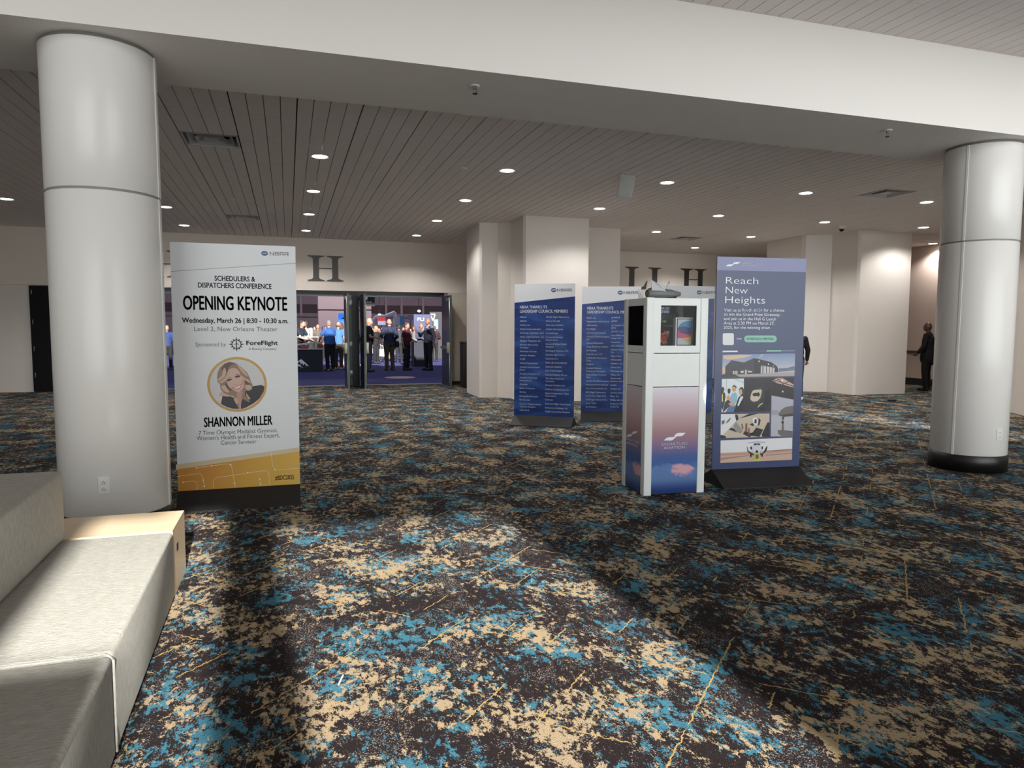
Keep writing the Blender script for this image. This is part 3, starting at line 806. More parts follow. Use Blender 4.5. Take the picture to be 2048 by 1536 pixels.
# printed photographs
def grad(name, axis, stops, lo, hi):
    g = G(name); x = g.sep(g.tc.outputs['Object'])
    return g.done(g.ramp(g.math('DIVIDE', g.math('SUBTRACT', x[axis], lo), hi-lo), stops), .3)
def cols(spec): return [mat('photo '+n, c_, .32, vary=0) for n, c_ in spec]
def picture(name, polys, mats):
    mb = MB()
    for lay, mi, pts in polys: SG.ppoly(mb, F9, pts, lay, mi)
    return mb.build(name, mats, t)
zz = SG.px(F9, [(500, 60), (500, 350)])
sky = grad('photo evening sky', 2, [(0, (196, 178, 172)), (.35, (188, 190, 200)), (1, (124, 150, 186))], zz[1][1], zz[0][1])
picture('hangar_photo', [
    (1, 0, [(70, 62), (1040, 44), (1030, 348), (64, 362)]),
    (2, 1, [(80, 75), (300, 62), (470, 70), (380, 100), (210, 125), (130, 130), (78, 112)]),
    (2, 1, [(570, 95), (620, 58), (600, 55), (545, 104)]), (2, 1, [(66, 230), (108, 235), (106, 300), (66, 300)]),
    (3, 2, [(820, 245), (930, 240), (1030, 212), (1032, 270), (820, 290)]),
    (3, 5, [(64, 330), (64, 362), (300, 357), (220, 322), (106, 318)]),
    (3, 3, [(205, 330), (480, 318), (1030, 296), (1030, 348), (300, 357)]),
    (4, 4, [(106, 220), (190, 136), (355, 166), (490, 106), (490, 318), (205, 328), (106, 318)]),
    (4, 6, [(490, 106), (715, 160), (795, 215), (812, 258), (812, 295), (560, 316), (490, 318)]),
    (5, 7, [(580, 205), (700, 222), (764, 235), (760, 302), (578, 312)]),
    (6, 8, [(580, 192), (765, 225), (764, 240), (700, 226), (580, 212)]),
    (6, 4, [(600, 215), (612, 217), (612, 311), (600, 312)]), (6, 4, [(648, 222), (658, 224), (658, 308), (648, 309)]), (6, 4, [(690, 226), (698, 227), (698, 306), (690, 306)]), (6, 4, [(725, 230), (732, 231), (732, 304), (725, 304)]),
    (5, 7, [(205, 280), (268, 278), (268, 322), (205, 325)]), (6, 4, [(222, 280), (228, 280), (228, 324), (222, 324)]), (6, 4, [(244, 280), (250, 280), (250, 323), (244, 323)]),
    (5, 7, [(308, 278), (350, 276), (350, 304), (308, 306)]), (5, 7, [(368, 265), (390, 264), (390, 320), (368, 321)]), (5, 7, [(405, 276), (455, 280), (468, 298), (405, 300)]),
    (5, 9, [(548, 140), (564, 142), (564, 160), (548, 158)]), (5, 9, [(672, 178), (690, 182), (690, 198), (674, 194)]), (5, 9, [(740, 206), (752, 208), (752, 218), (740, 216)])],
    [sky]+cols([('peach cloud', (222, 190, 164)), ('far hills', (112, 122, 140)), ('apron', (176, 168, 164)), ('hangar dark', (74, 72, 80)), ('grass', (70, 74, 62)), ('hangar side', (60, 58, 66)), ('lit opening', (206, 204, 204)), ('hangar mid', (92, 90, 96)), ('lamp white', (236, 236, 230))]))
picture('team_photo', [
    (1, 0, [(60, 386), (355, 380), (352, 825), (55, 832)]),
    (2, 1, [(120, 388), (126, 388), (124, 520), (118, 560)]), (2, 1, [(230, 383), (355, 430), (355, 440), (236, 392)]),
    (3, 2, [(57, 500), (80, 492), (95, 520), (84, 560), (57, 580)]), (4, 3, [(57, 560), (100, 570), (108, 620), (96, 700), (70, 800), (57, 770)]), (5, 4, [(57, 600), (72, 575), (74, 680), (57, 700)]),
    (3, 5, [(135, 530), (152, 512), (175, 520), (174, 560), (158, 590), (140, 570)]),
    (3, 6, [(196, 500), (210, 476), (240, 476), (255, 500), (245, 545), (215, 560), (198, 540)]), (4, 2, [(198, 480), (225, 466), (256, 486), (250, 520), (240, 490), (205, 488)]),
    (4, 7, [(180, 610), (205, 575), (245, 565), (264, 600), (262, 680), (230, 730), (190, 700), (170, 660)]),
    (3, 3, [(100, 700), (140, 660), (190, 700), (150, 760), (80, 830), (70, 830)]),
    (4, 8, [(110, 830), (160, 740), (240, 740), (215, 828)]),
    (5, 6, [(118, 640), (145, 600), (180, 640), (190, 680), (150, 670)]), (5, 6, [(142, 715), (180, 695), (225, 710), (245, 740), (200, 755)]),
    (3, 5, [(288, 530), (306, 498), (335, 496), (352, 520), (352, 620), (320, 620), (295, 590)]), (4, 6, [(292, 540), (310, 515), (328, 530), (332, 580), (314, 606), (295, 590)]),
    (4, 9, [(262, 690), (285, 625), (352, 605), (352, 824), (215, 828), (235, 770)]), (5, 0, [(265, 740), (300, 640), (330, 612), (345, 630), (280, 750)])],
    cols([('studio', (222, 230, 232)), ('line grey', (160, 176, 180)), ('brown hair', (86, 66, 54)), ('dark suit', (64, 62, 64)), ('safety yellow', (224, 212, 120)), ('black hair', (44, 38, 40)), ('skin tone', (214, 164, 138)), ('sky shirt', (142, 190, 214)), ('jeans', (92, 122, 166)), ('black jacket', (40, 40, 48))]))
picture('cabin_window_photo', [
    (1, 0, [(360, 380), (725, 372), (718, 818), (352, 825)]),
    (2, 1, [(470, 540), (530, 505), (590, 500), (610, 540), (600, 620), (560, 690), (500, 705), (440, 690), (430, 640), (445, 570)]),
    (3, 2, [(480, 535), (590, 526), (592, 560), (572, 640), (535, 680), (480, 690), (445, 668), (440, 630), (455, 575)]),
    (4, 3, [(462, 596), (490, 572), (540, 570), (556, 556), (556, 576), (575, 590), (560, 606), (556, 626), (530, 612), (490, 618)]),
    (3, 4, [(536, 765), (560, 725), (600, 705), (610, 715), (570, 740), (545, 768)]), (2, 5, [(640, 560), (700, 520), (715, 700), (660, 760), (630, 700)]), (2, 5, [(560, 780), (620, 740), (650, 800), (560, 815)])],
    cols([('cabin dark', (52, 50, 54)), ('frame dark', (76, 72, 70)), ('pale window', (206, 194, 178)), ('silhouette', (46, 44, 44)), ('seat edge', (196, 186, 150)), ('seat dark', (38, 36, 42))]))
picture('nose_photo', [
    (1, 0, [(730, 374), (1024, 368), (1018, 660), (722, 605)]),
    (2, 1, [(735, 405), (800, 372), (870, 374), (1020, 460), (1018, 500), (900, 470), (790, 440)]),
    (3, 0, [(790, 374), (800, 372), (900, 470), (890, 470)]), (3, 0, [(740, 400), (748, 396), (1018, 478), (1018, 488)]), (3, 0, [(860, 374), (870, 374), (740, 432), (735, 425)]), (3, 0, [(950, 415), (960, 420), (850, 470), (840, 468)]),
    (3, 2, [(862, 548), (880, 544), (882, 562), (864, 566)]), (3, 2, [(850, 395), (878, 395), (880, 412), (852, 412)]),
    (1, 3, [(724, 607), (1018, 662), (1010, 890), (718, 888)]), (2, 4, [(722, 808), (800, 802), (830, 830), (830, 862), (722, 862)]),
    (3, 5, [(815, 860), (850, 800), (910, 760), (1014, 742), (1012, 850), (900, 862), (830, 884)]), (4, 6, [(830, 878), (900, 858), (1012, 846), (1012, 880), (900, 890)]),
    (1, 7, [(718, 886), (1010, 888), (1006, 1152), (714, 1154)]), (3, 6, [(862, 890), (895, 888), (885, 935), (866, 935)]), (3, 0, [(856, 945), (886, 945), (886, 985), (858, 985)]),
    (2, 5, [(862, 990), (888, 990), (890, 1070), (1004, 1082), (1004, 1150), (860, 1150), (812, 1120), (806, 1070), (858, 1066)])],
    cols([('hangar roof', (54, 46, 46)), ('skylight', (196, 170, 160)), ('roof lamp', (240, 224, 200)), ('grey sky', (176, 178, 192)), ('skyline', (158, 158, 166)), ('jet belly', (112, 106, 104)), ('jet shade', (76, 72, 72)), ('wet apron', (182, 184, 192))]))
picture('boarding_photo', [
    (1, 0, [(48, 856), (698, 848), (694, 1156), (42, 1178)]),
    (2, 1, [(48, 856), (240, 856), (270, 920), (150, 1060), (60, 1140), (42, 1150)]),
    (3, 2, [(120, 960), (168, 905), (180, 910), (160, 950), (115, 985)]), (3, 2, [(52, 950), (95, 930), (98, 975), (60, 1000)]),
    (2, 3, [(290, 915), (420, 852), (540, 850), (430, 880), (330, 905)]), (3, 3, [(235, 858), (270, 862), (285, 920), (255, 950), (240, 900)]),
    (3, 4, [(215, 1010), (250, 960), (345, 1080), (300, 1112), (240, 1080)]), (2, 3, [(150, 1060), (190, 1035), (330, 1108), (240, 1092)]),
    (3, 3, [(340, 1120), (370, 1075), (440, 1105), (500, 1100), (430, 1165)]), (3, 3, [(440, 1140), (520, 1035), (612, 1062), (560, 1160)]), (3, 3, [(590, 1130), (670, 965), (697, 965), (694, 1156), (600, 1158)]),
    (4, 5, [(320, 985), (335, 980), (348, 1050), (330, 1055)]), (4, 5, [(375, 980), (400, 975), (398, 1100), (372, 1090)]), (4, 5, [(412, 1040), (432, 1045), (430, 1140), (410, 1130)]),
    (3, 3, [(425, 990), (470, 975), (500, 1000), (470, 1015)]), (4, 1, [(475, 905), (520, 900), (545, 940), (530, 1000), (490, 1000), (465, 950)]), (5, 3, [(500, 920), (525, 930), (520, 980), (490, 975)]), (5, 3, [(548, 905), (578, 935), (560, 1000), (540, 1015), (550, 950)]),
    (3, 3, [(44, 1130), (110, 1150), (118, 1174), (42, 1178)])],
    cols([('sunny apron', (200, 186, 166)), ('jet white', (226, 226, 226)), ('cockpit glass', (104, 112, 126)), ('hard shadow', (50, 48, 52)), ('stair', (150, 146, 142)), ('traveller', (128, 92, 80))]))
zz = SG.px(F9, [(520, 1190), (520, 1340)])
picture('jet_photo', [
    (1, 0, [(44, 1208), (1002, 1168), (996, 1464), (40, 1508)]),
    (2, 1, [(42, 1375), (998, 1325), (996, 1464), (40, 1508)]), (3, 2, [(42, 1385), (430, 1372), (430, 1392), (42, 1412)]), (3, 2, [(640, 1360), (998, 1332), (998, 1350), (640, 1378)]), (3, 5, [(42, 1440), (420, 1402), (420, 1412), (42, 1470)]), (3, 5, [(640, 1395), (996, 1372), (996, 1384), (640, 1412)]),
    (3, 3, [(404, 1238), (520, 1222), (640, 1228), (640, 1234), (520, 1230), (404, 1244)]),
    (4, 4, [(478, 1300), (490, 1250), (525, 1238), (562, 1244), (580, 1280), (590, 1330), (560, 1372), (520, 1384), (480, 1368), (462, 1330)]),
    (5, 6, [(486, 1252), (524, 1240), (526, 1268), (486, 1272)]), (5, 6, [(532, 1240), (570, 1250), (572, 1266), (532, 1268)]),
    (3, 7, [(395, 1290), (402, 1288), (410, 1340), (470, 1380), (500, 1392), (440, 1388), (400, 1350)]), (3, 7, [(660, 1282), (668, 1286), (660, 1330), (610, 1372), (570, 1388), (620, 1384), (655, 1345)]),
    (4, 7, [(438, 1295), (460, 1285), (464, 1330), (444, 1328)]), (4, 7, [(590, 1285), (610, 1290), (606, 1325), (592, 1328)]),
    (4, 7, [(432, 1385), (610, 1378), (608, 1425), (588, 1425), (580, 1400), (460, 1405), (455, 1432), (436, 1432)]),
    (6, 7, [(508, 1350), (525, 1332), (542, 1345), (545, 1372), (508, 1375)]), (6, 8, [(488, 1384), (568, 1374), (566, 1480), (486, 1484)]), (7, 9, [(505, 1400), (545, 1390), (550, 1440), (515, 1460)]),
    (2, 5, [(640, 1345), (998, 1318), (998, 1330), (640, 1356)])],
    cols([('hazy sky', (226, 226, 230)), ('warm apron', (204, 172, 154)), ('apron line', (186, 150, 132)), ('tail', (130, 130, 136)), ('jet body', (206, 214, 226)), ('apron edge', (166, 140, 130)), ('jet glass', (64, 72, 84)), ('jet black', (56, 48, 50)), ('tug yellow', (196, 196, 110)), ('tug dark', (96, 98, 56))]))

# ------------------------------------------------------------------ prize kiosk
kA = Vector((3.224, 5.93, 0)); kang = math.radians(-2.75); KW, KD, KH = .646, .525, 1.895
KS = thing('prize_kiosk', 'tall white display kiosk with small windows and a sunset cloud print', 'kiosk', kA, kang)
BF = Board(kA, kang); BF.y0 = .0
PW = .078
for x, y in ((0, 0), (KW-PW, 0), (0, KD-PW), (KW-PW, KD-PW)):
    MB().rbox(x, x+PW, y, y+PW, 0, KH+.004, .004, 2).build('post', M_WHITEP, KS)
zs1 = BF.uv(F5[0]+940*F5[2], F5[1]+1024*F5[2])[1]; zs2 = BF.uv(F5[0]+920*F5[2], F5[1]+1492*F5[2])[1]
wl = BF.px(F5, [(715, 640)])[0][0]; wr = BF.px(F5, [(1212, 640)])[0][0]
wt = BF.px(F5, [(960, 356)])[0][1]; wbt = BF.px(F5, [(950, 918)])[0][1]
def sky_print(name, o):
    g = G(name)
    P = g.tc.outputs['Object']; x = g.sep(P)
    h = g.math('DIVIDE', x[2], zs2)
    base = g.ramp(h, [(0, (40, 58, 108)), (.12, (52, 78, 138)), (.26, (70, 104, 168)), (.36, (84, 104, 158)), (.46, (138, 116, 152)), (.58, (172, 136, 140)), (.74, (200, 172, 178)), (1, (222, 214, 226))])
    n = g.noise(g.mapping(P, loc=(o, 0, 0), sc=(5, 5, 9)), 1.0, 6, .6, .4)
    edge = g.math('MULTIPLY_ADD', n, .18, g.math('MULTIPLY', h, -1))
    low = g.math('MULTIPLY', g.step(edge, -.185, -.15), g.step(h, .04, .16))
    c = g.mix(g.math('MULTIPLY', low, .6), base, (118, 148, 196))
    dx = g.math('SUBTRACT', x[0 if o == 0 else 1], .40 if o == 0 else .16)
    r = g.math('ADD', g.math('POWER', g.math('MULTIPLY', dx, 6.5), 2), g.math('POWER', g.math('MULTIPLY', g.math('SUBTRACT', h, .225), 13), 2))
    n3 = g.noise(g.mapping(P, loc=(o+4, 0, 2), sc=(9, 9, 14)), 1.0, 7, .68, .8)
    pk = g.step(g.math('MULTIPLY_ADD', n3, 3.4, g.math('MULTIPLY', r, -1.1)), .75, 1.6)
    c = g.mix(g.math('MULTIPLY', pk, .9), c, (226, 172, 178))
    return g.done(c, .16)
M_SKYF = sky_print('sunset cloud print', 0.); M_SKYS = sky_print('sunset cloud print side', 3.)
def glass():
    m = bpy.data.materials.new('clear acrylic'); m.use_nodes = True; nt = m.node_tree
    for n in list(nt.nodes): nt.nodes.remove(n)
    o = nt.nodes.new('ShaderNodeOutputMaterial'); mx = nt.nodes.new('ShaderNodeMixShader'); tr = nt.nodes.new('ShaderNodeBsdfTransparent'); gl = nt.nodes.new('ShaderNodeBsdfGlossy')
    fr = nt.nodes.new('ShaderNodeFresnel'); fr.inputs['IOR'].default_value = 1.45
    tr.inputs[0].default_value = (.95, .96, .96, 1); gl.inputs[0].default_value = (.18, .18, .18, 1); gl.inputs['Roughness'].default_value = .02
    nt.links.new(fr.outputs[0], mx.inputs[0]); nt.links.new(tr.outputs[0], mx.inputs[1]); nt.links.new(gl.outputs[0], mx.inputs[2]); nt.links.new(mx.outputs[0], o.inputs[0])
    return m
M_GLASS = glass()
def kiosk_side(M, w, l, r, b, tp, mprint, win=True):
    """panels of one face: window frame above, blank middle, print below"""
    m = MB()
    q = .004
    if win:
        for a, c_, d, e in ((PW, l, zs1+q, KH), (r, w-PW, zs1+q, KH), (l, r, zs1+q, b), (l, r, tp, KH)): m.box(a, c_, .008, .022, d, e, 0, M)
    else: m.box(PW, w-PW, .008, .022, zs1+q, KH, 0, M)
    p = m.build('window_frame', M_WHITEP, KS)
    m = MB()
    if win:
        for a, c_, d, e in ((.03, l, zs1+q, KH-.03), (r, w-.03, zs1+q, KH-.03), (l, r, zs1+q, b), (l, r, tp, KH-.03)): m.box(a, c_, .0235, .026, d, e, 0, M)
        m.build('shade_lining', M_BLKM, KS)  # black sheets added behind the frames to keep the interior dark
    if win: MB().box(l, r, .017, .021, b, tp, 0, M).build('window_pane', M_GLASS, p)
    MB().box(PW, w-PW, .008, .022, zs2+q, zs1-q, 0, M).build('middle_panel', M_WHITEP, KS)
    MB().box(PW, w-PW, .008, .022, .01, zs2-q, 0, M).build('printed_panel', mprint, KS)
I4 = Matrix.Identity(4)
kiosk_side(I4, KW, wl, wr, wbt, wt, M_SKYF)
MS = Matrix.Translation((0, KD, 0)) @ Matrix.Rotation(-PI/2, 4, 'Z')     # left face
BL = Board(kA+Vector((-math.sin(kang), math.cos(kang), 0))*KD, kang-PI/2)
sl, sr = BL.px(F5, [(215, 640)])[0][0], BL.px(F5, [(462, 640)])[0][0]
st_, sb_ = BL.px(F5, [(340, 362)])[0][1], BL.px(F5, [(330, 912)])[0][1]
kiosk_side(MS, KD, sl, sr, sb_, st_, M_SKYS)
MR = Matrix.Translation((KW, 0, 0)) @ Matrix.Rotation(PI/2, 4, 'Z'); kiosk_side(MR, KD, sl, sr, sb_, st_, M_SKYS)
MBk = Matrix.Translation((KW, KD, 0)) @ Matrix.Rotation(PI, 4, 'Z'); kiosk_side(MBk, KW, wl, wr, wbt, wt, M_SKYF)
MB().box(.01, KW-.01, .01, KD-.01, KH-.025, KH-.005).build('top_panel', M_WHITEP, KS)
zsh = wbt-.012
MB().box(.024, KW-.024, .024, KD-.024, zsh-.02, zsh).build('shelf', mat('dark grey shelf', (46, 46, 50), .5), KS)
mb = MB(); BF.y0 = .008
swoosh(BF, mb, F6, 665, 935, 650, 745, 2)
BF.text(mb, F6, 'SIGNATURE', 635, 958, 769, 802, bold=.012, lay=2); BF.text(mb, F6, 'AVIATION', 664, 925, 815, 847, bold=.012, lay=2)
mb.build('logo', M_INKW, KS)
mb = MB(); BL.y0 = .008
swoosh(BL, mb, F6, 192, 333, 630, 697, 2)
BL.text(mb, F6, 'SIGNATURE', 175, 347, 728, 757, bold=.012, lay=2); BL.text(mb, F6, 'AVIATION', 193, 330, 774, 804, bold=.012, lay=2)
mb.v = [tuple(MS @ Vector(v)) for v in mb.v]
mb.build('logo', M_INKW, KS)

# prizes behind the glass
def in_kiosk(u, y): return kA+Vector((math.cos(kang), math.sin(kang), 0))*u+Vector((-math.sin(kang), math.cos(kang), 0))*y
yb = .10
BX = Board(in_kiosk(0, yb), kang)
bl, br = BX.px(F5, [(915, 720)])[0][0], BX.px(F5, [(1150, 720)])[0][0]; btp, bbt = BX.px(F5, [(1030, 525)])[0][1], zsh
bx = thing('tablet_box', 'white boxed tablet with blue, pink and yellow cover art standing in the kiosk window', 'box', in_kiosk(0, yb)+Vector((0, 0, 0)), kang)
MB().box(bl, br, 0, .05, bbt, btp).build('carton', M_WHITEP, bx)
mb = MB(); BX.y0 = 0.
w_ = br-bl; h_ = btp-bbt
def bp(pts, lay, mi): BX.poly(mb, [(bl+w_*a, bbt+h_*b) for a, b in pts], lay, mi)
bp([(.07, .03), (.97, .03), (.97, .97), (.07, .97)], 1, 0); bp([(.12, .065), (.93, .065), (.93, .94), (.12, .94)], 2, 1)
def arc(cx, cy, rx_, ry_, a0, a1, n=14): return [(cx+rx_*math.cos(math.radians(a0+(a1-a0)*i/n)), cy+ry_*math.sin(math.radians(a0+(a1-a0)*i/n))) for i in range(n+1)]
bp(arc(.93, .64, .77, .26, 90, 230)+[(.93, .46)], 3, 2)
bp(arc(.2, .46, .73, .2, 30, 90)+[(.12, .64), (.12, .3), (.5, .29), (.93, .36)], 4, 3)
bp(arc(.45, .57, .44, .12, 10, 150)+[(.3, .48), (.6, .42), (.93, .44)], 5, 4)
bp([(.4, .26), (.93, .36), (.93, .18), (.6, .16)], 4, 5)
mb.build('cover_art', [M_BLKM, mat('art pale', (206, 208, 216), .4, vary=0), mat('art blue', (62, 142, 196), .4, vary=0), mat('art pink', (220, 70, 118), .4, vary=0), mat('art indigo', (62, 60, 118), .4, vary=0), mat('art yellow', (232, 196, 88), .4, vary=0)], bx)
p = in_kiosk(.262, .16)
bg = thing('gift_bag', 'clear crinkled bag with orange red packets beside the boxed tablet in the kiosk', 'bag', (p.x, p.y, zsh), kang)
m = MB()
for i in range(44):
    a = random.uniform(0, 2*PI); r = random.uniform(.0, .045); z = random.uniform(.02, .15)
    c_ = Vector((r*math.cos(a), r*math.sin(a)*.7, z))
    M = Matrix.Translation(c_) @ Matrix.Rotation(random.uniform(0, 6), 4, (random.random(), random.random(), random.random()+.1))
    m.box(-.018, .018, -.006, .006, -.012, .012, random.choice([0, 0, 1, 2]), M)
m.build('packets', [mat('orange foil', (216, 84, 40), .3), mat('red foil', (186, 50, 40), .3), mat('cream foil', (226, 206, 180), .3)], bg)
bm = bmesh.new(); bmesh.ops.create_uvsphere(bm, u_segments=24, v_segments=16, radius=1)
for v in bm.verts:
    z = v.co.z
    k = .07 if z < .2 else .07-(z-.2)*.055
    n_ = random.uniform(.9, 1.1)
    v.co = Vector((v.co.x*k*1.05*n_, v.co.y*k*n_, .085+z*.083 if z < .2 else .1016+(z-.2)*.22))
M_FILM = glass()
MB().bm(bm, 0, False).build('film', M_FILM, bg)
m = MB()
m.lathe([(.012, .255), (.02, .245), (.015, .235)], 16, M=None); m.build('ribbon', mat('lime ribbon', (190, 206, 70), .4), bg)
p = in_kiosk(.32, .38)
cs = thing('shade_case', 'dark case enlarged to deepen the shade behind the boxed tablet in the kiosk', 'case', (p.x, p.y, zsh), kang)
MB().rbox(-.2, .2, -.05, .05, 0, .33, .02).build('body', mat('charcoal case', (24, 26, 30), .4), cs)  # enlarged dark body deepens the shade inside the kiosk
m = MB(); m.box(-.21, .21, -.055, .055, .2, .206); m.build('zip', M_STEEL, cs)
# model jet on the roof
p = in_kiosk(.27, .28)
mj = thing('model_jet', 'grey model fighter jet with canted tail fins resting on top of the kiosk', 'model aircraft', (p.x, p.y, KH+.004), kang)
M_JET = mat('grey model plastic', (112, 112, 114), .45); M_JETL = mat('pale grey model plastic', (184, 186, 188), .4)
M = Matrix.Rotation(PI/2, 4, 'Y')
MB().lathe([(.034, -.14), (.046, -.12), (.05, 0), (.044, .12), (.02, .22)], 20, c=(0, 0, 0), M=Matrix.Translation((0, 0, .05)) @ M).build('fuselage', M_JET, mj)
MB().lathe([(.036, -.142), (.030, -.141), (.024, -.10), (.0, -.09)], 20, M=Matrix.Translation((0, 0, .05)) @ M, cap=False).build('intake', M_HOLE, mj)
def fin(pts, th=.006):
    m = MB(); n = len(pts)
    vs = [Vector((x, y-th/2, z)) for x, y, z in pts]+[Vector((x, y+th/2, z)) for x, y, z in pts]
    m.add(vs, [list(range(n)), list(range(n, 2*n))[::-1]]+[(i, i+n, (i+1) % n+n, (i+1) % n) for i in range(n)])
    return m
fin([(-.10, -.03, .06), (-.12, -.04, .185), (-.06, -.05, .155), (-.02, -.05, .17), (.05, -.04, .06)]).build('tail_fin', M_JETL, mj)
fin([(.06, .05, .0), (.115, .06, .15), (.14, .065, .17), (.125, .06, .09), (.10, .05, .0)]).build('tail_fin', M_JETL, mj)
fin([(-.20, .06, .0), (-.205, .06, .10), (-.17, .06, .05), (-.15, .05, .0)]).build('wing', M_JETL, mj)
fin([(-.24, -.04, .0), (-.23, -.05, .05), (-.20, -.05, .04), (-.2, -.04, .0)]).build('wing', M_JETL, mj)
m = MB(); m.rbox(.06, .17, -.03, .03, 0.0, .04, .012); m.build('nozzle', M_BLKM, mj)

# ------------------------------------------------------------------ sofa
sr_ = math.radians(1.0)
sf = thing('lounge_sofa', 'low light grey modular fabric sofa in the left foreground', 'sofa', (-.655, 3.6, 0), sr_)
def cush(name, x0, x1, y0, y1, z0, z1, r):
    m = MB(); m.rbox(x0, x1, y0, y1, z0, z1, r, 4); return m.build(name, M_FAB, sf)
cush('seat_block', -1.30, 0, -.765, .865, .005, .402, .022)
cush('seat_block', -1.30, 0, -2.75, -.772, .005, .398, .022)
cush('backrest', -1.30, -.548, -2.2, .875, .404, .80, .030)
# piping along the joint of the two seat blocks
m = MB(); m.path([(-.54, -.7685, .397), (-.02, -.7685, .397), (.0005, -.7685, .375), (.0005, -.7685, .02)], .006); m.build('piping', M_FAB, sf)
tb = thing('side_table', 'pale maple box table butted against the far end of the sofa', 'table', (-.675, 4.485, 0), 0)
TW, TD, TH = 1.35, .49, .40
MB().box(-TW, 0, .0, TD, TH-.022, TH).build('top', M_WOOD, tb)
MB().box(-.022, 0, .0, TD, 0, TH-.022).build('side_panel', M_WOOD, tb)
MB().box(-.004, .0012, .13, .19, .235, .28).build('slot', M_HOLE, tb)
MB().box(-TW, -TW+.022, .0, TD, 0, TH-.022).build('side_panel', M_WOOD, tb)
MB().box(-TW+.022, -.022, .0, .02, 0, TH-.022).build('front_panel', M_WOOD, tb)
MB().box(-TW+.022, -.022, TD-.02, TD, 0, TH-.022).build('back_panel', M_WOOD, tb)

# ------------------------------------------------------------------ ceiling fittings
M_GLOW = mat('lamp glow', (255, 252, 244), .5, vary=0, emit=(255, 250, 240), estr=14)
def make_light(loc, label):
    t = thing('recessed_downlight', label, 'ceiling light', loc, 0, 'recessed downlights in the plank ceiling')
    MB().lathe([(.125, -.004), (.125, .0), (.105, .004), (.10, -.004)], 32, cap=False).build('trim_ring', M_PLASTW, t)
    MB().lathe([(.102, -.003), (.102, .002)], 32).build('diffuser', M_GLOW, t)
    l = bpy.data.lights.new('downlight_beam', 'SPOT')
    l.energy = 135; l.spot_size = math.radians(140); l.spot_blend = .5; l.color = (1, .965, .93); l.shadow_soft_size = .09
    o = bpy.data.objects.new('downlight_beam', l); COL.objects.link(o); o.parent = t; o.location = (0, 0, -.03)
    return t
lines = {-3: ('line left of the left column', ['']), -1: ('line right of the left column', [2, 3]), 0: ('line above the hall doorway', [0, 1, 2, 3]), 1: ('line left of the ceiling speaker', [0, 1, 2, 3]),
         2: ('line nearest the ceiling speaker', [0, 1]), 3: ('line over the gap behind the kiosk', [0, 1, 2]), 4: ('line ending over the navy banner', [0, 1, 2, 3])}
ordn = ['nearest the beam', 'second from the beam', 'third from the beam', 'farthest from the beam']
base_light = None
LX = lambda k: .48+2.765*k
LY = lambda j: 10.45+2.645*j
def put_light(x, y, label):
    global base_light
    if base_light is None: base_light = make_light((x, y, ZC-.001), label)
    else: dup(base_light, (x, y, ZC-.001), label)
put_light(-5.02, 15.76, 'round recessed downlight alone at the far left, left of the left column')
for k, (nm, js) in lines.items():
    if k == -3: continue
    for j in js:
        put_light(LX(k), LY(j), 'round downlight %s in the %s' % (ordn[j], nm))
put_light(14.3, 13.0, 'round recessed downlight above the right wall block, left of the right column')
put_light(17.2, 15.3, 'round recessed downlight in the recess above the man in the black suit')
M_VENT = mat('grey vent metal', (188, 186, 186), .4, metal=.2)
def vent(i, label):
    x0, x1, y0, y1 = VENTS[i]
    t = thing('ceiling_vent', label, 'vent', ((x0+x1)/2, (y0+y1)/2, ZC), 0, 'air vents in the plank ceiling')
    a, b = (x1-x0)/2-.006, (y1-y0)/2-.004
    def ring(A0, B0, A1, B1, z0, z1, m):
        vs = [(-A0, -B0, z0), (A0, -B0, z0), (A0, B0, z0), (-A0, B0, z0), (-A1, -B1, z1), (A1, -B1, z1), (A1, B1, z1), (-A1, B1, z1)]
        m.add([Vector(v) for v in vs], [(i_, (i_+1) % 4, (i_+1) % 4+4, i_+4) for i_ in range(4)]); return m
    m = MB(); ring(a, b, a-.028, b-.028, -.004, -.006, m); ring(a-.028, b-.028, a-.05, b-.05, -.006, .10, m); m.build('frame', M_VENT, t)
    MB().box(-a+.03, a-.03, -b+.03, b-.03, .10, .108).build('duct', M_HOLE, t)
    for f, g_ in ((.80, .62), (.52, .34)):
        m = MB(); ring(a*f, b*f, a*g_, b*g_, -.004, .07, m); m.build('louvre', M_VENT, t)
    MB().box(-a*.26, a*.26, -b*.26, b*.26, .002, .008).build('centre_plate', M_VENT, t)
vent(0, 'rectangular metal air vent in the ceiling nearest the left column')
vent(1, 'small metal air vent in the far ceiling above the keynote banner')
vent(2, 'square metal air vent in the ceiling nearest the right column')
vent(3, 'square metal air vent in the far ceiling above the second hall sign')
# wall-mount style speaker under the ceiling
sp = thing('ceiling_speaker', 'white box loudspeaker hung under the plank ceiling on a bracket', 'speaker', (5.0, 9.95, ZC), math.radians(-25))
M = Matrix.Translation((0, 0, -.22)) @ Matrix.Rotation(math.radians(12), 4, 'X') @ Matrix.Rotation(math.radians(9), 4, 'Y')
m = MB(); m.rbox(-.115, .115, -.11, .09, -.165, .165, .018, 3, 0, M); m.build('cabinet', M_PLASTW, sp)
m = MB(); m.rbox(-.105, .105, -.122, -.108, -.155, .155, .004, 2, 0, M); m.build('grille', mat('pale grey grille', (186, 188, 184), .5, bump=.3, bscale=500), sp)
m = MB(); m.tube((0, .0, -.10), (0, .0, -.01), .012); m.rbox(-.05, .05, -.03, .03, -.012, -.0, .003); m.build('bracket', M_PLASTW, sp)
dc = thing('security_camera', 'white dome security camera on the ceiling in front of the right wall block', 'camera', (12.25, 13.35, ZC))
MB().lathe([(.085, 0), (.088, -.05), (.07, -.075), (.06, -.085)], 24).build('housing', M_PLASTW, dc)
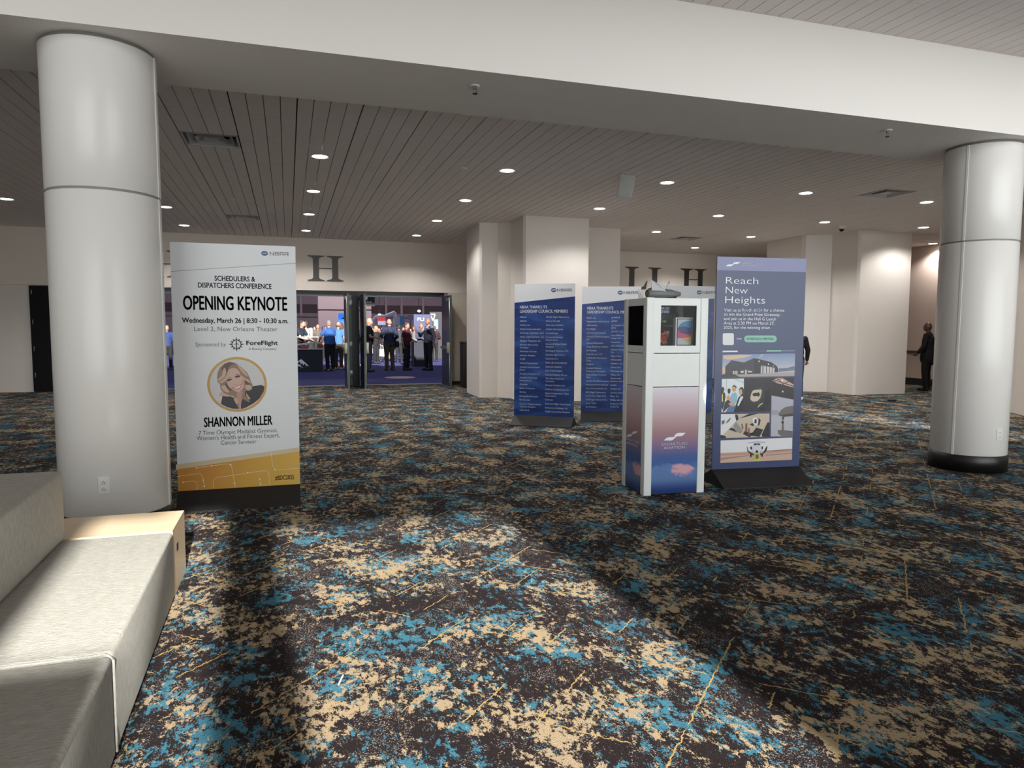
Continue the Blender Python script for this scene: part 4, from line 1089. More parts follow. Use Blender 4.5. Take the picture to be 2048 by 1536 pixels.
m = MB(); m.ball((0, 0, -.085), (.058, .058, .062)); m.build('dome', mat('smoked dome', (14, 14, 16), .1), dc)
def sprinkler(x, y, z, label):
    t = thing('fire_sprinkler', label, 'sprinkler', (x, y, z), 0, 'fire sprinklers under the beam')
    MB().lathe([(.045, -.001), (.04, -.010), (.022, -.012)], 24).build('escutcheon', M_PLASTW, t)
    m = MB(); m.lathe([(.012, -.012), (.012, -.03)], 14); m.tube((-.010, 0, -.03), (-.014, 0, -.055), .003); m.tube((.010, 0, -.03), (.014, 0, -.055), .003); m.tube((-.014, 0, -.055), (0, 0, -.066), .003); m.tube((.014, 0, -.055), (0, 0, -.066), .003)
    m.build('head', M_STEEL, t)
    MB().lathe([(.022, -.067), (.022, -.070)], 18).build('deflector', M_BLKM, t)
p = on_z(950, 171, ZB); sprinkler(p.x, p.y, ZB, 'small fire sprinkler under the beam left of the ceiling speaker')
p = on_z(1775, 260, ZB); sprinkler(p.x, p.y, ZB, 'small fire sprinkler under the beam near the right column')
for (x, y), lb in {(926, 336): 'small round cover plate in the ceiling left of the speaker', (467, 398): 'small round cover plate in the ceiling above the keynote banner', (1479, 375): 'small round cover plate in the ceiling right of the speaker', (1367, 450): 'small round cover plate in the ceiling above the kiosk', (1440, 488): 'small white detector in the far ceiling left of the navy banner'}.items():
    p = on_z(x, y, ZC)
    o = MB().lathe([(.06, 0), (.058, -.012), (.03, -.022)], 20).build('ceiling_cover', M_PLASTW)
    o.location = (p.x, p.y, ZC); tag(o, lb, 'cover plate', 'small covers in the ceiling')

# ------------------------------------------------------------------ hall letters
def serif_stem(m, x, w, z0, z1, sw, th):
    """a bracketed slab-less stem: hairline serifs top and bottom"""
    n = 6; prof = []
    h = z1-z0
    for i in range(n+1):
        f = i/n
        prof.append((sw/2+(w/2-sw/2)*(1-f)**3, .02+f*.13*h))
    right = [(w/2, 0), (w/2, .02)]+prof+[(a, h-b) for a, b in prof[::-1]]+[(w/2, h-.02), (w/2, h)]
    poly = [(x+a, z0+b) for a, b in right]+[(x-a, z0+b) for a, b in right[::-1]]
    wallpoly(m, poly, th)
def wallpoly(m, poly, th):
    n = len(poly)
    vs = [Vector((a, -th, b)) for a, b in poly]+[Vector((a, 0, b)) for a, b in poly]
    m.add(vs, [list(range(n))]+[(i, i+n, (i+1) % n+n, (i+1) % n) for i in range(n)])
LZ0, LZ1 = 2.875, 3.555
def letter(ch, x, z0, z1, label):
    t = MB(); th = .03
    if ch == 'H':
        serif_stem(t, .225, .44, z0, z1, .155, th); serif_stem(t, .73, .44, z0, z1, .155, th)
        zm = z0+(z1-z0)*.5
        wallpoly(t, [(.3, zm-.012), (.655, zm-.012), (.655, zm+.012), (.3, zm+.012)], th)
    elif ch == 'L':
        serif_stem(t, .23, .46, z0, z1, .165, th)
        wallpoly(t, [(.24, z0), (.72, z0), (.77, z0+.26), (.755, z0+.26), (.66, z0+.10), (.5, z0+.022), (.24, z0+.022)], th)
    elif ch == 'A':
        h = z1-z0
        wallpoly(t, [(.47, z1), (.50, z1), (.86, z0+.03), (.96, z0), (.58, z0), (.67, z0+.03), (.45, z0+h*.86)], th)
        wallpoly(t, [(.47, z1), (.45, z1-.05), (.17, z0+.03), (.06, z0), (.28, z0), (.20, z0+.03), (.475, z1-.09)], th)
        wallpoly(t, [(.27, z0+h*.32), (.62, z0+h*.32), (.62, z0+h*.32+.024), (.27, z0+h*.32+.024)], th)
    o = t.build('wall_letter', M_LETTER); o.location = (x, YW-.001, 0)
    return tag(o, label, 'letter', 'metal hall letters on the far wall')
letter('H', -3.42, LZ0, LZ1, 'metal letter H glimpsed between the left column and the keynote banner')
letter('H', .535, LZ0, LZ1, 'dark metal letter H above the hall doorway, right of the keynote banner')
letter('L', 10.03, LZ0-.02, LZ1-.02, 'first dark metal letter L right of the stepped wall block')
letter('L', 10.83, LZ0-.02, LZ1-.02, 'second dark metal letter L, above the kiosk')
letter('H', 11.98, LZ0-.02, LZ1-.02, 'dark metal letter H just left of the navy banner')

# ------------------------------------------------------------------ hall doors
M_BRUSH = mat('satin door hardware', (196, 192, 170), .35, metal=.5)
M_ALU = mat('grey green door edge', (98, 108, 104), .4, metal=.4)
def door_leaf(x, y0, y1, label, bar_side, name='hall_door'):
    t = thing(name, label, 'door', (x, y1, 0), 0)
    d = y1-y0
    MB().box(-.022, .022, -d, 0, .01, 2.50).build('leaf', M_DOOR, t)
    MB().box(-.026, .026, -d-.012, -d+.004, .01, 2.50).build('edge_plate', M_ALU, t)
    b = MB(); sx = bar_side
    b.box(min(sx*.022, sx*.09), max(sx*.022, sx*.09), -d+.06, -.12, 1.03, 1.10); b.build('panic_bar', M_STEEL, t)
    b = MB(); b.rbox(min(sx*.02, sx*.1), max(sx*.02, sx*.1), -d-.004, -d+.085, .93, 1.22, .01, 2); b.tube((sx*.03, -d+.03, 1.22), (sx*.03, -d+.03, 2.44), .011); b.tube((sx*.03, -d+.03, .93), (sx*.03, -d+.03, .1), .011)
    b.build('latch_rod', M_BRUSH, t)
    b = MB(); b.rbox(min(sx*.022, sx*.08), max(sx*.022, sx*.08), -d+.03, -d+.3, 2.34, 2.44, .008, 2); b.build('closer', M_STEEL, t)
    for z in (.25, 1.3, 2.25):
        MB().tube((-sx*.028, 0, z-.06), (-sx*.028, 0, z+.06), .014).build('hinge', M_BRUSH, t)
    return t
door_leaf(1.50, 18.78, 19.86, 'open dark door leaf at the left side of the centre door post', -1)
door_leaf(1.93, 18.78, 19.86, 'open dark door leaf at the right side of the centre door post', 1)
door_leaf(4.24, 18.8, 19.86, 'open dark blue door leaf at the right end of the doorway', -1)
ps = thing('door_post', 'black door post between the two doorway openings', 'post', (1.715, YW-.1, 0)); ps['kind'] = 'structure'
MB().box(-.16, .16, 0, .2, 0, 2.55).build('post', M_DOORB, ps)
MB().box(-.1, -.04, -.04, 0, .02, 2.5).build('astragal', M_ALU, ps)
for z in (.35, 1.15, 2.3):
    MB().rbox(-.12, -.02, -.055, -.038, z-.09, z+.09, .004, 2).build('hinge', M_STEEL, ps)
dl = thing('side_door', 'closed black door with small hinges at the left edge, beside the beige panel', 'door', (-5.98, YW+.02, 0))
MB().box(.0, 1.0, 0, .05, .01, 2.6).build('leaf', mat('black door enamel', (10, 11, 16), .6, spec=.2), dl)
for z in (.42, 1.07, 1.72, 2.45):
    MB().rbox(.045, .06, -.012, 0, z-.06, z+.06, .003, 2).build('hinge', M_STEEL, dl)
pk = thing('pocket_panel', 'beige panel with a small knob right of the open hall doors', 'panel', (4.33, YW-.35, 0))
MB().box(0, 1.4, 0, .08, .1, 2.6).build('board', mat('beige panel paint', (196, 188, 174), .5), pk)
MB().box(0, 1.4, .01, .09, 0, .1).build('kick', M_BLKM, pk)
m = MB(); m.tube((.09, 0, 1.12), (.09, -.03, 1.12), .012); m.ball((.09, -.035, 1.12), .02); m.build('knob', M_STEEL, pk)
p = on_z(931, 777)
bn = thing('waste_bin', 'tall black bin between the beige panel and the stepped wall block', 'bin', (p.x+.16, p.y+.3, 0))
MB().rbox(-.19, .3, -.2, .2, 0, 1.2, .02).build('body', M_BLKM, bn)
MB().rbox(-.2, .31, -.21, .21, 1.2, 1.24, .01).build('lid', M_BLK, bn)

# ------------------------------------------------------------------ people
def bake(mb, name, m, voxel, parent, smooth=4):
    me = bpy.data.meshes.new(name); me.from_pydata(mb.v, [], mb.f); me.update()
    o = bpy.data.objects.new(name, me); COL.objects.link(o)
    r = o.modifiers.new('r', 'REMESH'); r.mode = 'VOXEL'; r.voxel_size = voxel; r.use_smooth_shade = True
    if smooth:
        sm = o.modifiers.new('s', 'SMOOTH'); sm.iterations = smooth; sm.factor = .5
    dg = bpy.context.evaluated_depsgraph_get(); dg.update()
    me2 = bpy.data.meshes.new_from_object(o.evaluated_get(dg))
    bpy.data.objects.remove(o); bpy.data.meshes.remove(me)
    me2.name = name; me2.materials.clear(); me2.materials.append(m)
    me2.polygons.foreach_set('use_smooth', [True]*len(me2.polygons))
    r = bpy.data.objects.new(name, me2); COL.objects.link(r); r.parent = parent
    return r
HEIGHTS = {}; CROWD = {}
def cap(mb, p, q, r1, r2):
    mb.tube(p, q, r1, r2, 14); mb.ball(p, r1, 14, 8); mb.ball(q, r2, 14, 8)
SKIN = {'fair': (172, 124, 106), 'tan': (156, 108, 88), 'dark': (92, 60, 48), 'brown': (124, 84, 66)}
def V(*a): return Vector(a)
def person(label, loc, yaw, height=1.75, skin='fair', hair=None, hair_style='short', shirt=(40, 44, 60), sleeve='short', pants=(40, 40, 46), shoes=(28, 26, 26),
           arms=None, girth=1., lean=0., voxel=.012, stance=.10, step=0., head_turn=0., extra=None, group=None, long_coat=False):
    """figure faces -Y at yaw 0; arms = [(elbow, hand) left(+x), right(-x)] in metres for a 1.75 m figure"""
    t = thing('person', label, 'person', loc, yaw, group)
    s = height/1.75
    def P(x, y, z): # lean the upper body forward about the hips
        if z > .95 and lean:
            c, s_ = math.cos(lean), math.sin(lean); dz = z-.95
            y, z = y*c-dz*s_, .95+dz*c+y*s_*.0
        return V(x, y, z)*s
    g = girth
    arms = arms or [((.25, .03, 1.15), (.26, -.03, .88)), ((-.25, .03, 1.15), (-.26, -.03, .88))]
    sh = [P(.185*(.9+.1*g), 0, 1.42), P(-.185*(.9+.1*g), 0, 1.42)]
    el = [P(*arms[0][0]), P(*arms[1][0])]; ha = [P(*arms[0][1]), P(*arms[1][1])]
    hd = P(0, -.02, 1.635); nk = P(0, .005, 1.47)
    hip = [P(.09, 0, .93), P(-.09, 0, .93)]
    kn = [P(stance, -.02-step*.5, .50), P(-stance, -.02+step*.5, .50)]; an = [P(stance+.01, .02-step, .09), P(-stance-.01, .02+step, .09)]
    RH = Matrix.Rotation(head_turn, 4, 'Z')
    def torso(mb, e):
        mb.ball(P(0, 0, 1.30), ((.165+e)*s*(.85+.15*g), (.105+e)*s*g, .19*s)); mb.ball(P(0, -.02*(g-1)*4, 1.10), ((.15+e)*s*g, (.11+e)*s*g, .2*s)); mb.ball(P(0, .01, .95), ((.155+e)*s*g, (.115+e)*s*g, .14*s))
        cap(mb, P(.13, .01, 1.40), P(-.13, .01, 1.40), (.06+e)*s, (.06+e)*s); cap(mb, P(0, .01, 1.30), P(0, .01, 1.02), (.125+e)*s*g, (.125+e)*s*g)
        cap(mb, P(0, .01, 1.42), nk, (.085+e*.6)*s, (.06+e*.3)*s)
    b = MB()
    torso(b, 0)
    for i in (0, 1):
        cap(b, sh[i], el[i], .05*s, .04*s); w = el[i]+(ha[i]-el[i])*.86
        cap(b, el[i], w, .04*s, .027*s)
        d = (ha[i]-el[i]).normalized(); sx = 1 if i == 0 else -1
        side = d.cross(V(0, -1, .2)).normalized()
        if side.length < .1: side = V(1, 0, 0)
        palm = w+d*.05*s
        b.ball(palm, (.032*s, .028*s, .04*s), 10, 8); cap(b, w, palm+d*.03*s, .026*s, .024*s)
        nrm = side.cross(d).normalized()
        for k, (off, ln) in enumerate(((-.026, .055), (-.009, .068), (.008, .064), (.024, .05))):
            a = palm+d*.034*s+side*off*s; m1 = a+(d*.75+nrm*.5)*ln*.5*s; e1 = m1+(d*.35+nrm*.9)*ln*.45*s
            cap(b, a, m1, .0095*s, .009*s); cap(b, m1, e1, .009*s, .008*s)
        a = palm-side*.028*s*sx; cap(b, a, a+(d*.6-side*.7*sx+nrm*.3)*.05*s, .011*s, .009*s)
        cap(b, hip[i], kn[i], .082*s*g, .058*s); cap(b, kn[i], an[i], .056*s, .038*s); cap(b, an[i], an[i]+V(0, -.12, -.05)*s, .034*s, .03*s)
    cap(b, P(0, .005, 1.44), P(0, -.005, 1.57), .055*s, .05*s)
    b.ball(hd, (.078*s, .097*s, .118*s), 18, 14)
    hv = lambda x, y, z: hd+(RH @ V(x, y, z))*s
    b.ball(hv(0, -.035, -.055), (.055*s, .062*s, .058*s), 14, 10)
    cap(b, hv(0, -.092, .012), hv(0, -.108, -.022), .010*s, .014*s)
    for x in (.08, -.08): b.ball(hv(x, .01, -.005), (.012*s, .022*s, .032*s), 8, 8)
    bake(b, 'body', mat('skin '+skin, SKIN[skin], .5, vary=.03), voxel, t)
    e_ = MB()
    for x in (.03, -.03): e_.ball(hv(x, -.086, .016), (.013*s, .008*s, .007*s), 8, 6)
    e_.build('eyes', mat('eye dark', (40, 30, 28), .3, vary=0), t)
    m_ = MB(); m_.ball(hv(0, -.094, -.058), (.024*s, .008*s, .006*s), 8, 6); m_.build('mouth', mat('lip', (150, 84, 78), .5, vary=0), t)
    # clothing
    c = MB(); torso(c, .016)
    for i in (0, 1):
        if sleeve == 'none': continue
        k = .62 if sleeve == 'short' else 1.0
        cap(c, sh[i], sh[i]+(el[i]-sh[i])*k, .066*s, .058*s)
        if sleeve == 'long': cap(c, el[i], el[i]+(ha[i]-el[i])*.78, .055*s, .042*s)
    if long_coat: cap(c, P(0, .02, .95), P(0, .02, .82), .17*s*g, .175*s*g)
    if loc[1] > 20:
        q_ = .6 if voxel > .02 else .8  # hall clothes darkened in their colour, standing for the dim light there
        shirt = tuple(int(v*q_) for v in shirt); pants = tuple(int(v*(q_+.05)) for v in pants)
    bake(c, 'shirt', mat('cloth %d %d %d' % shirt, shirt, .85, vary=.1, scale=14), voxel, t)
    q = MB()
    q.ball(P(0, .01, .93), (.172*s*g, .13*s*g, .12*s)); 
    for i in (0, 1): cap(q, hip[i], kn[i], .098*s*g, .078*s); cap(q, kn[i], an[i]+V(0, 0, -.02)*s, .076*s, .062*s)
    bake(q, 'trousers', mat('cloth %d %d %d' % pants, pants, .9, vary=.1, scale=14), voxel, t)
    for i in (0, 1):
        f = MB(); a = an[i]; f.rbox(a.x-.046*s, a.x+.046*s, a.y-.19*s, a.y+.075*s, 0, .085*s, .035*s, 3); f.build('shoe', mat('shoe %d %d %d' % shoes, shoes, .5), t)
    if hair:
        h = MB()
        if hair_style == 'short':
            h.ball(hv(0, .016, .026), (.088*s, .098*s, .108*s), 16, 12); h.ball(hv(0, .05, -.02), (.074*s, .06*s, .07*s), 14, 10)
        elif hair_style == 'rim':
            h.ball(hv(0, .045, -.02), (.083*s, .068*s, .06*s), 14, 10)
        else:
            h.ball(hv(0, .016, .022), (.096*s, .104*s, .114*s), 16, 12); h.ball(hv(0, .06, -.10), (.10*s, .06*s, .14*s), 14, 10)
            for x in (.078, -.078): cap(h, hv(x, .0, .02), hv(x*1.1, .02, -.16), .034*s, .03*s)
        bake(h, 'hair', mat('hair %d %d %d' % hair, hair, .7, vary=.2, scale=40), voxel, t)
    if extra: extra(t, s, P, hv, sh, el, ha)
    HEIGHTS[t.name] = height
    return t
def face_to(deg): return math.radians(deg)
def badge(col=(226, 226, 226), y=-.15, x=.04, z=1.05, lan=(120, 30, 36)):
    def f(t, s, P, hv, sh, el, ha):
        m = MB(); m.rbox((x-.035)*s, (x+.035)*s, (y-.012)*s, (y-.006)*s, (z-.05)*s, (z+.05)*s, .004, 2); m.build('badge', mat('badge %d %d %d' % col, col, .4), t)
        m = MB(); m.path([(-.06*s, -.02*s, 1.47*s), (-.02*s, -.135*s, 1.3*s), (x*s, (y-.008)*s, (z+.05)*s)], .005*s); m.path([(.06*s, -.02*s, 1.47*s), (.05*s, -.135*s, 1.3*s), (x*s, (y-.008)*s, (z+.05)*s)], .005*s)
        m.build('lanyard', mat('lanyard', lan, .6), t)
    return f
def ground(px, py): 
    p = on_z(px, py); return (p.x, p.y, 0)
HY = 26.4
def at_depth(px, Y):
    p = on_y(px, 700, Y); return (p.x, Y, 0)
def hgt(px, py, Y): return on_y(px, py, Y).z
fwd = lambda dx=.0: [((.27+dx, -.10, 1.14), (.10, -.34, 1.10)), ((-.27-dx, -.10, 1.14), (-.06, -.34, 1.10))]
# in the doorway
person('bald man in black polo and grey jeans right of the centre door post', at_depth(738, HY-.3), face_to(78), hgt(738, 636, HY-.3), 'fair', None, shirt=(26, 26, 30), pants=(84, 86, 100), shoes=(30, 30, 36), arms=[((.27, -.08, 1.14), (.12, -.30, 1.10)), ((-.27, -.08, 1.14), (-.06, -.30, 1.10))], girth=1.15, extra=badge((200, 40, 50), -.16))
def strap(t, s, P, hv, sh, el, ha):
    m = MB(); m.path([(.12*s, -.02*s, 1.47*s), (.10*s, .14*s, 1.36*s), (.0, .165*s, 1.2*s), (-.16*s, .14*s, 1.02*s), (-.21*s, .06*s, .96*s)], .02*s); m.build('bag_strap', mat('strap', (20, 20, 24), .7), t)
    m = MB(); m.rbox(-.30*s, -.19*s, -.12*s, .14*s, .78*s, 1.0*s, .02*s); m.build('shoulder_bag', mat('black bag', (24, 24, 28), .7), t)
    m = MB(); m.box(-.17*s, .17*s, -.135*s, .135*s, .955*s, .985*s); m.build('belt', mat('belt brown', (56, 44, 34), .6), t)
person('man seen from behind in navy shirt and olive trousers with shoulder bag', at_depth(779, HY+.4), face_to(-168), hgt(779, 638, HY+.4), 'fair', (128, 108, 96), 'rim', (34, 42, 74), 'long', (88, 76, 60), (70, 52, 40), [((.28, -.04, 1.14), (.16, -.26, 1.12)), ((-.28, .0, 1.14), (-.22, -.2, 1.04))], 1.22, extra=strap)
person('man in a dark red polo with a white badge in the doorway', at_depth(813, HY+.3), face_to(52), hgt(813, 645, HY+.3), 'tan', (52, 42, 40), 'short', (82, 26, 36), 'short', (24, 22, 26), (26, 24, 26), [((.25, -.05, 1.14), (.14, -.28, 1.06)), ((-.26, .03, 1.14), (-.25, -.02, .88))], 1.12, extra=badge((214, 210, 210), -.15, .05, 1.0))
def vest(t, s, P, hv, sh, el, ha):
    m = MB()
    m.ball(P(0, 0, 1.28), (.19*s, .15*s, .2*s)); m.ball(P(0, 0, 1.06), (.185*s, .15*s, .2*s)); cap(m, P(.11, .01, 1.41), P(-.11, .01, 1.41), .08*s, .08*s)
    bake(m, 'vest', mat('navy vest', (26, 30, 48), .8), .014, t)
person('bald man in navy vest with grey sleeves, rightmost in the doorway', at_depth(857, HY), face_to(-62), hgt(857, 636, HY), 'brown', None, shirt=(150, 146, 164), sleeve='long', pants=(28, 28, 38), shoes=(22, 20, 22), arms=[((.26, .04, 1.14), (.27, -.02, .90)), ((-.25, -.14, 1.16), (-.10, -.32, 1.24))], girth=1.15, extra=vest)
person('bearded man in slate clothes between the red polo and the vest', at_depth(842, 31), face_to(20), hgt(842, 647, 31), 'tan', (60, 44, 36), 'rim', (70, 74, 96), 'long', (150, 140, 128), (40, 36, 34), [((.25, -.08, 1.14), (.06, -.26, 1.2)), ((-.25, -.08, 1.14), (-.05, -.28, 1.12))], voxel=.015)
# at the counter
person('man seen from behind in a royal blue polo shirt leaning on the black counter', at_depth(660, 27.0), face_to(-150), hgt(658, 641, 27), 'fair', (112, 100, 92), 'short', (42, 92, 168), 'short', (22, 22, 28), (120, 116, 110), [((.30, -.10, 1.16), (.22, -.30, 1.04)), ((-.28, -.12, 1.14), (-.20, -.36, 1.04))], 1.3, .08)
person('man in light blue polo half hidden behind the royal blue polo', at_depth(677, 28.0), face_to(150), hgt(673, 644, 28), 'fair', (90, 66, 52), 'rim', (74, 124, 190), 'short', (78, 68, 54), (196, 192, 188), None, 1.12)
person('young man in a dark navy polo leaning over the counter beside the keynote banner', at_depth(600, 27.9), face_to(60), hgt(600, 641, 27.9), 'fair', (52, 40, 36), 'short', (26, 32, 48), 'short', (150, 132, 110), (50, 44, 40), [((.26, -.16, 1.16), (.16, -.44, 1.02)), ((-.26, -.14, 1.16), (-.02, -.48, 1.02))], 1.0, .12)
person('woman with black hair in a cream blazer leaning over the counter', at_depth(618, 29.2), face_to(-40), hgt(614, 640, 29.2), 'brown', (26, 20, 20), 'long', (206, 190, 186), 'long', (40, 38, 42), (40, 36, 36), [((.26, -.16, 1.14), (.12, -.44, 1.06)), ((-.26, -.14, 1.14), (-.10, -.44, 1.04))], .95, .2)
person('person in pale trousers and brown shoes standing behind the light blue polo', at_depth(683, 30.2), face_to(-100), hgt(683, 645, 30.2), 'fair', (70, 50, 40), 'long', (60, 56, 66), 'long', (206, 202, 198), (110, 62, 48), None, voxel=.016)
person('woman in black with long brown hair left of the centre door post', at_depth(690, 33), face_to(-60), hgt(690, 652, 33), 'fair', (110, 80, 60), 'long', (30, 28, 32), 'long', (26, 26, 30), (60, 56, 56), fwd(), voxel=.016)
person('person behind the bald man with short brown hair and a dark jacket', at_depth(727, 30), face_to(120), hgt(727, 645, 30), 'fair', (50, 40, 36), 'short', (36, 36, 44), 'long', (60, 70, 84), (200, 196, 192), None, voxel=.016)
# the crowd farther inside
random.seed(11)
crowd = [(752, 32, 652, 'blonde woman in a black top', (150, 116, 84), 'long', (30, 26, 30), 40), (766, 33.5, 654, 'brown haired woman in dark clothes', (70, 46, 36), 'long', (58, 44, 46), -30), (798, 33, 650, 'man in a grey jacket', (40, 34, 32), 'short', (74, 78, 92), 200), (806, 35, 654, 'man in a white shirt', (60, 46, 40), 'short', (206, 200, 200), 30), (829, 33, 652, 'woman in a pale top', (90, 64, 50), 'long', (176, 170, 176), -50),
         (869, 33.5, 652, 'man in a maroon jacket', (70, 56, 50), 'short', (74, 34, 42), 160), (636, 33, 648, 'man in a beige jacket', (60, 48, 40), 'short', (140, 124, 112), 10), (648, 36, 652, 'woman in a red scarf', (70, 44, 34), 'long', (120, 46, 50), 60), (630, 38, 653, 'man in a charcoal coat', (44, 36, 34), 'short', (56, 54, 60), -20), (688, 39, 655, 'woman in a grey cardigan', (96, 70, 56), 'long', (110, 104, 110), 30),
         (745, 38, 656, 'man in a dark suit', (40, 32, 30), 'short', (34, 32, 40), 20), (758, 40, 657, 'woman in a cream top', (140, 104, 74), 'long', (206, 190, 170), -10), (789, 39, 656, 'man in a blue shirt', (56, 46, 42), 'short', (74, 92, 140), 0), (820, 40, 657, 'man in a black jacket', (36, 30, 30), 'short', (28, 28, 34), 40), (335, 29, 650, 'person in a blue shirt', (80, 60, 48), 'short', (50, 80, 150), 10)]
where = {335: 'glimpsed between the left column and the keynote banner', 752: 'just right of the bald man in black', 766: 'between the bald man and the navy shirt', 798: 'right behind the navy shirt', 806: 'left of the dark red polo', 829: 'right of the dark red polo', 869: 'behind the grey-sleeved man', 636: 'left of the royal blue polo', 648: 'behind the royal blue polo', 630: 'behind the cream blazer', 688: 'near the left door leaf', 745: 'in the far crowd beside the bald man', 758: 'in the far crowd behind the bags', 789: 'in the far crowd behind the navy shirt', 820: 'in the far crowd behind the dark red polo'}
for x, Y, yt, ds, hc, hs, sc_, yw in crowd:
    CROWD[x] = person(ds+' '+where[x], at_depth(x, Y), face_to(yw), hgt(x, yt, Y), random.choice(['fair', 'tan', 'brown', 'fair']), hc, hs, sc_, 'long', random.choice([(40, 40, 48), (60, 66, 90), (30, 28, 30)]), (44, 40, 40), None if x in (752, 766) else random.choice([None, fwd()]), voxel=.022, group='crowd inside the exhibition hall')
# lobby
person('bald man in a black suit standing in the recess left of the right column', (16.1, 14.32, 0), face_to(-155), 1.80, 'dark', None, shirt=(12, 12, 14), sleeve='long', pants=(12, 12, 14), shoes=(12, 12, 12), arms=[((.26, -.02, 1.14), (.30, -.16, .95)), ((-.26, .03, 1.14), (-.27, -.05, .90))], girth=1.08, head_turn=.5, long_coat=True)
p = on_z(1590, 800)
person('person in black top and jeans mostly hidden behind the navy banner', (p.x, p.y, 0), face_to(165), 1.72, 'tan', (30, 26, 26), 'short', (20, 20, 24), 'long', (66, 82, 108), (230, 232, 234), None, 1.05, stance=.1)

# ------------------------------------------------------------------ exhibition hall furniture
M_DRAPE = mat('black drape', (34, 34, 46), .8, vary=.1, scale=6)
def wall_patch(name, x0, x1, y0, y1, Y, th, m, parent=None):
    a = on_y(x0, y1, Y); b = on_y(x1, y0, Y)
    return MB().box(a.x, b.x, Y, Y+th, a.z, b.z).build(name, m, parent)
# far hall wall with bands
struct(MB().box(-14, 14, 58, 58.3, 0, 12).build('wall_hall', mat('mauve hall wall', (196, 178, 184), .8)))
z1, z2 = on_y(800, 611, 57.9).z, on_y(800, 628, 57.9).z
struct(MB().box(-14, 14, 57.86, 58, z2, z1).build('trim_5', mat('brown wall band', (110, 95, 97), .8)))
struct(MB().box(-14, 14, 57.84, 58, z2-.28, z2).build('trim_6', mat('pale wall rail', (190, 176, 172), .7)))
m = MB()
for x in (602, 772, 803, 846):
    a = on_y(x, 600, 57.8); m.box(a.x-.09, a.x+.09, 57.76, 57.86, z2-.2, 8)
struct(m.build('trim_7', mat('pale wall mullion', (214, 196, 192), .7)))
struct(MB().box(-14, 14, 20.2, 62, 10.4, 10.6).build('ceiling', mat('hall ceiling', (120, 116, 116), .8)))
struct(MB().box(-14.2, -14, 20.2, 62, 0, 10.4).build('wall_hall', MATS['mauve hall wall']))
struct(MB().box(14, 14.2, 20.2, 62, 0, 10.4).build('wall_hall', MATS['mauve hall wall']))
M_CREAM = mat('cream hall column paint', (226, 206, 200), .7)
for x0, x1, Y, lb in ((637, 690, 50, 'cream column'), (722, 743, 50, 'cream column')):
    a = on_y(x0, 650, Y); b = on_y(x1, 650, Y); zz_ = on_y((x0+x1)/2, 620, Y).z
    m = MB(); m.box(a.x, b.x, Y, Y+1.6, 0, zz_-.05); m.box(a.x, b.x, Y, Y+1.6, zz_+.05, 10.4); m.box(a.x+.06, b.x-.06, Y+.06, Y+1.5, zz_-.05, zz_+.05, 1)
    struct(m.build('hall_pillar', [M_CREAM, mat('pillar joint', (120, 104, 104), .8)]))
# registration counter with drape
a = on_z(646, 743); z_t = on_y(620, 697, a.y).z
ct = thing('draped_counter', 'black draped counter with a white mountain logo right of the keynote banner', 'counter', (a.x, a.y, 0))
MB().box(-2.6, 0, 0, .75, .01, z_t-.04).build('drape', M_DRAPE, ct)
MB().box(-2.63, .03, -.03, .78, z_t-.04, z_t).build('worktop', mat('pale counter top', (168, 160, 164), .5), ct)
BC = Board((a.x, a.y), 0.); BC.y0 = 0
FC = (580, 560, .175781)
mb = MB()
BC.ppoly(mb, FC, [(60, 945), (128, 900), (214, 976), (185, 976), (165, 950), (150, 972), (138, 940), (125, 962), (110, 925), (80, 955)], 2)
BC.ppoly(mb, FC, [(60, 962), (80, 950), (135, 978), (118, 976), (150, 1000), (60, 968)], 2)
BC.text(mb, FC, 'FUEL', 118, 243, 984, 1014, bold=.006, lay=2)
mb.build('logo', M_INKW, ct)
def jeti(px, py0, py1, Y, label, x0, x1):
    p = on_y(x0, py1, Y); q = on_y(x1, py0, Y)
    t = thing('red_card', label, 'card', (p.x, Y, z_t), 0, 'red cards on the counter')
    MB().rbox(0, q.x-p.x, 0, .03, 0, q.z-p.z, .008).build('card', mat('red card', (166, 24, 44), .5), t)
    b = Board((p.x, Y), 0.); b.y0 = 0
    mb = MB(); w_ = q.x-p.x; h_ = q.z-p.z
    b.text_uv(mb, 'JET!', w_*.2, w_*.85, h_*.2, h_*.5, bold=.012, lay=1); mb.build('lettering', M_INKW, t)
    return t
jeti(0, 691, 697, a.y+.05, 'red JET card on the counter front, nearest the keynote banner', 600, 616)
jeti(0, 686, 694, a.y+.45, 'red JET card on the counter beside the royal blue polo', 633, 645)
p = on_y(621, 690, a.y+.3)
tp = thing('serving_tray', 'white metal tray stand with raised handles on the counter', 'stand', (p.x-.3, a.y+.3, z_t))
m = MB(); m.path([(-.3, 0, .12), (.1, 0, .18), (.32, 0, .22), (.42, 0, .2)], .02); m.path([(-.3, .12, .1), (.42, .12, .18)], .015); m.build('rail', M_WHITEP, tp)
m = MB(); m.box(-.02, .02, 0, .04, 0, .18); m.box(.46, .54, -.02, .06, 0, .38); m.build('upright', M_STEEL, tp)
MB().box(-.5, .6, -.02, .3, .40, .43).build('shelf', M_WHITEP, tp)
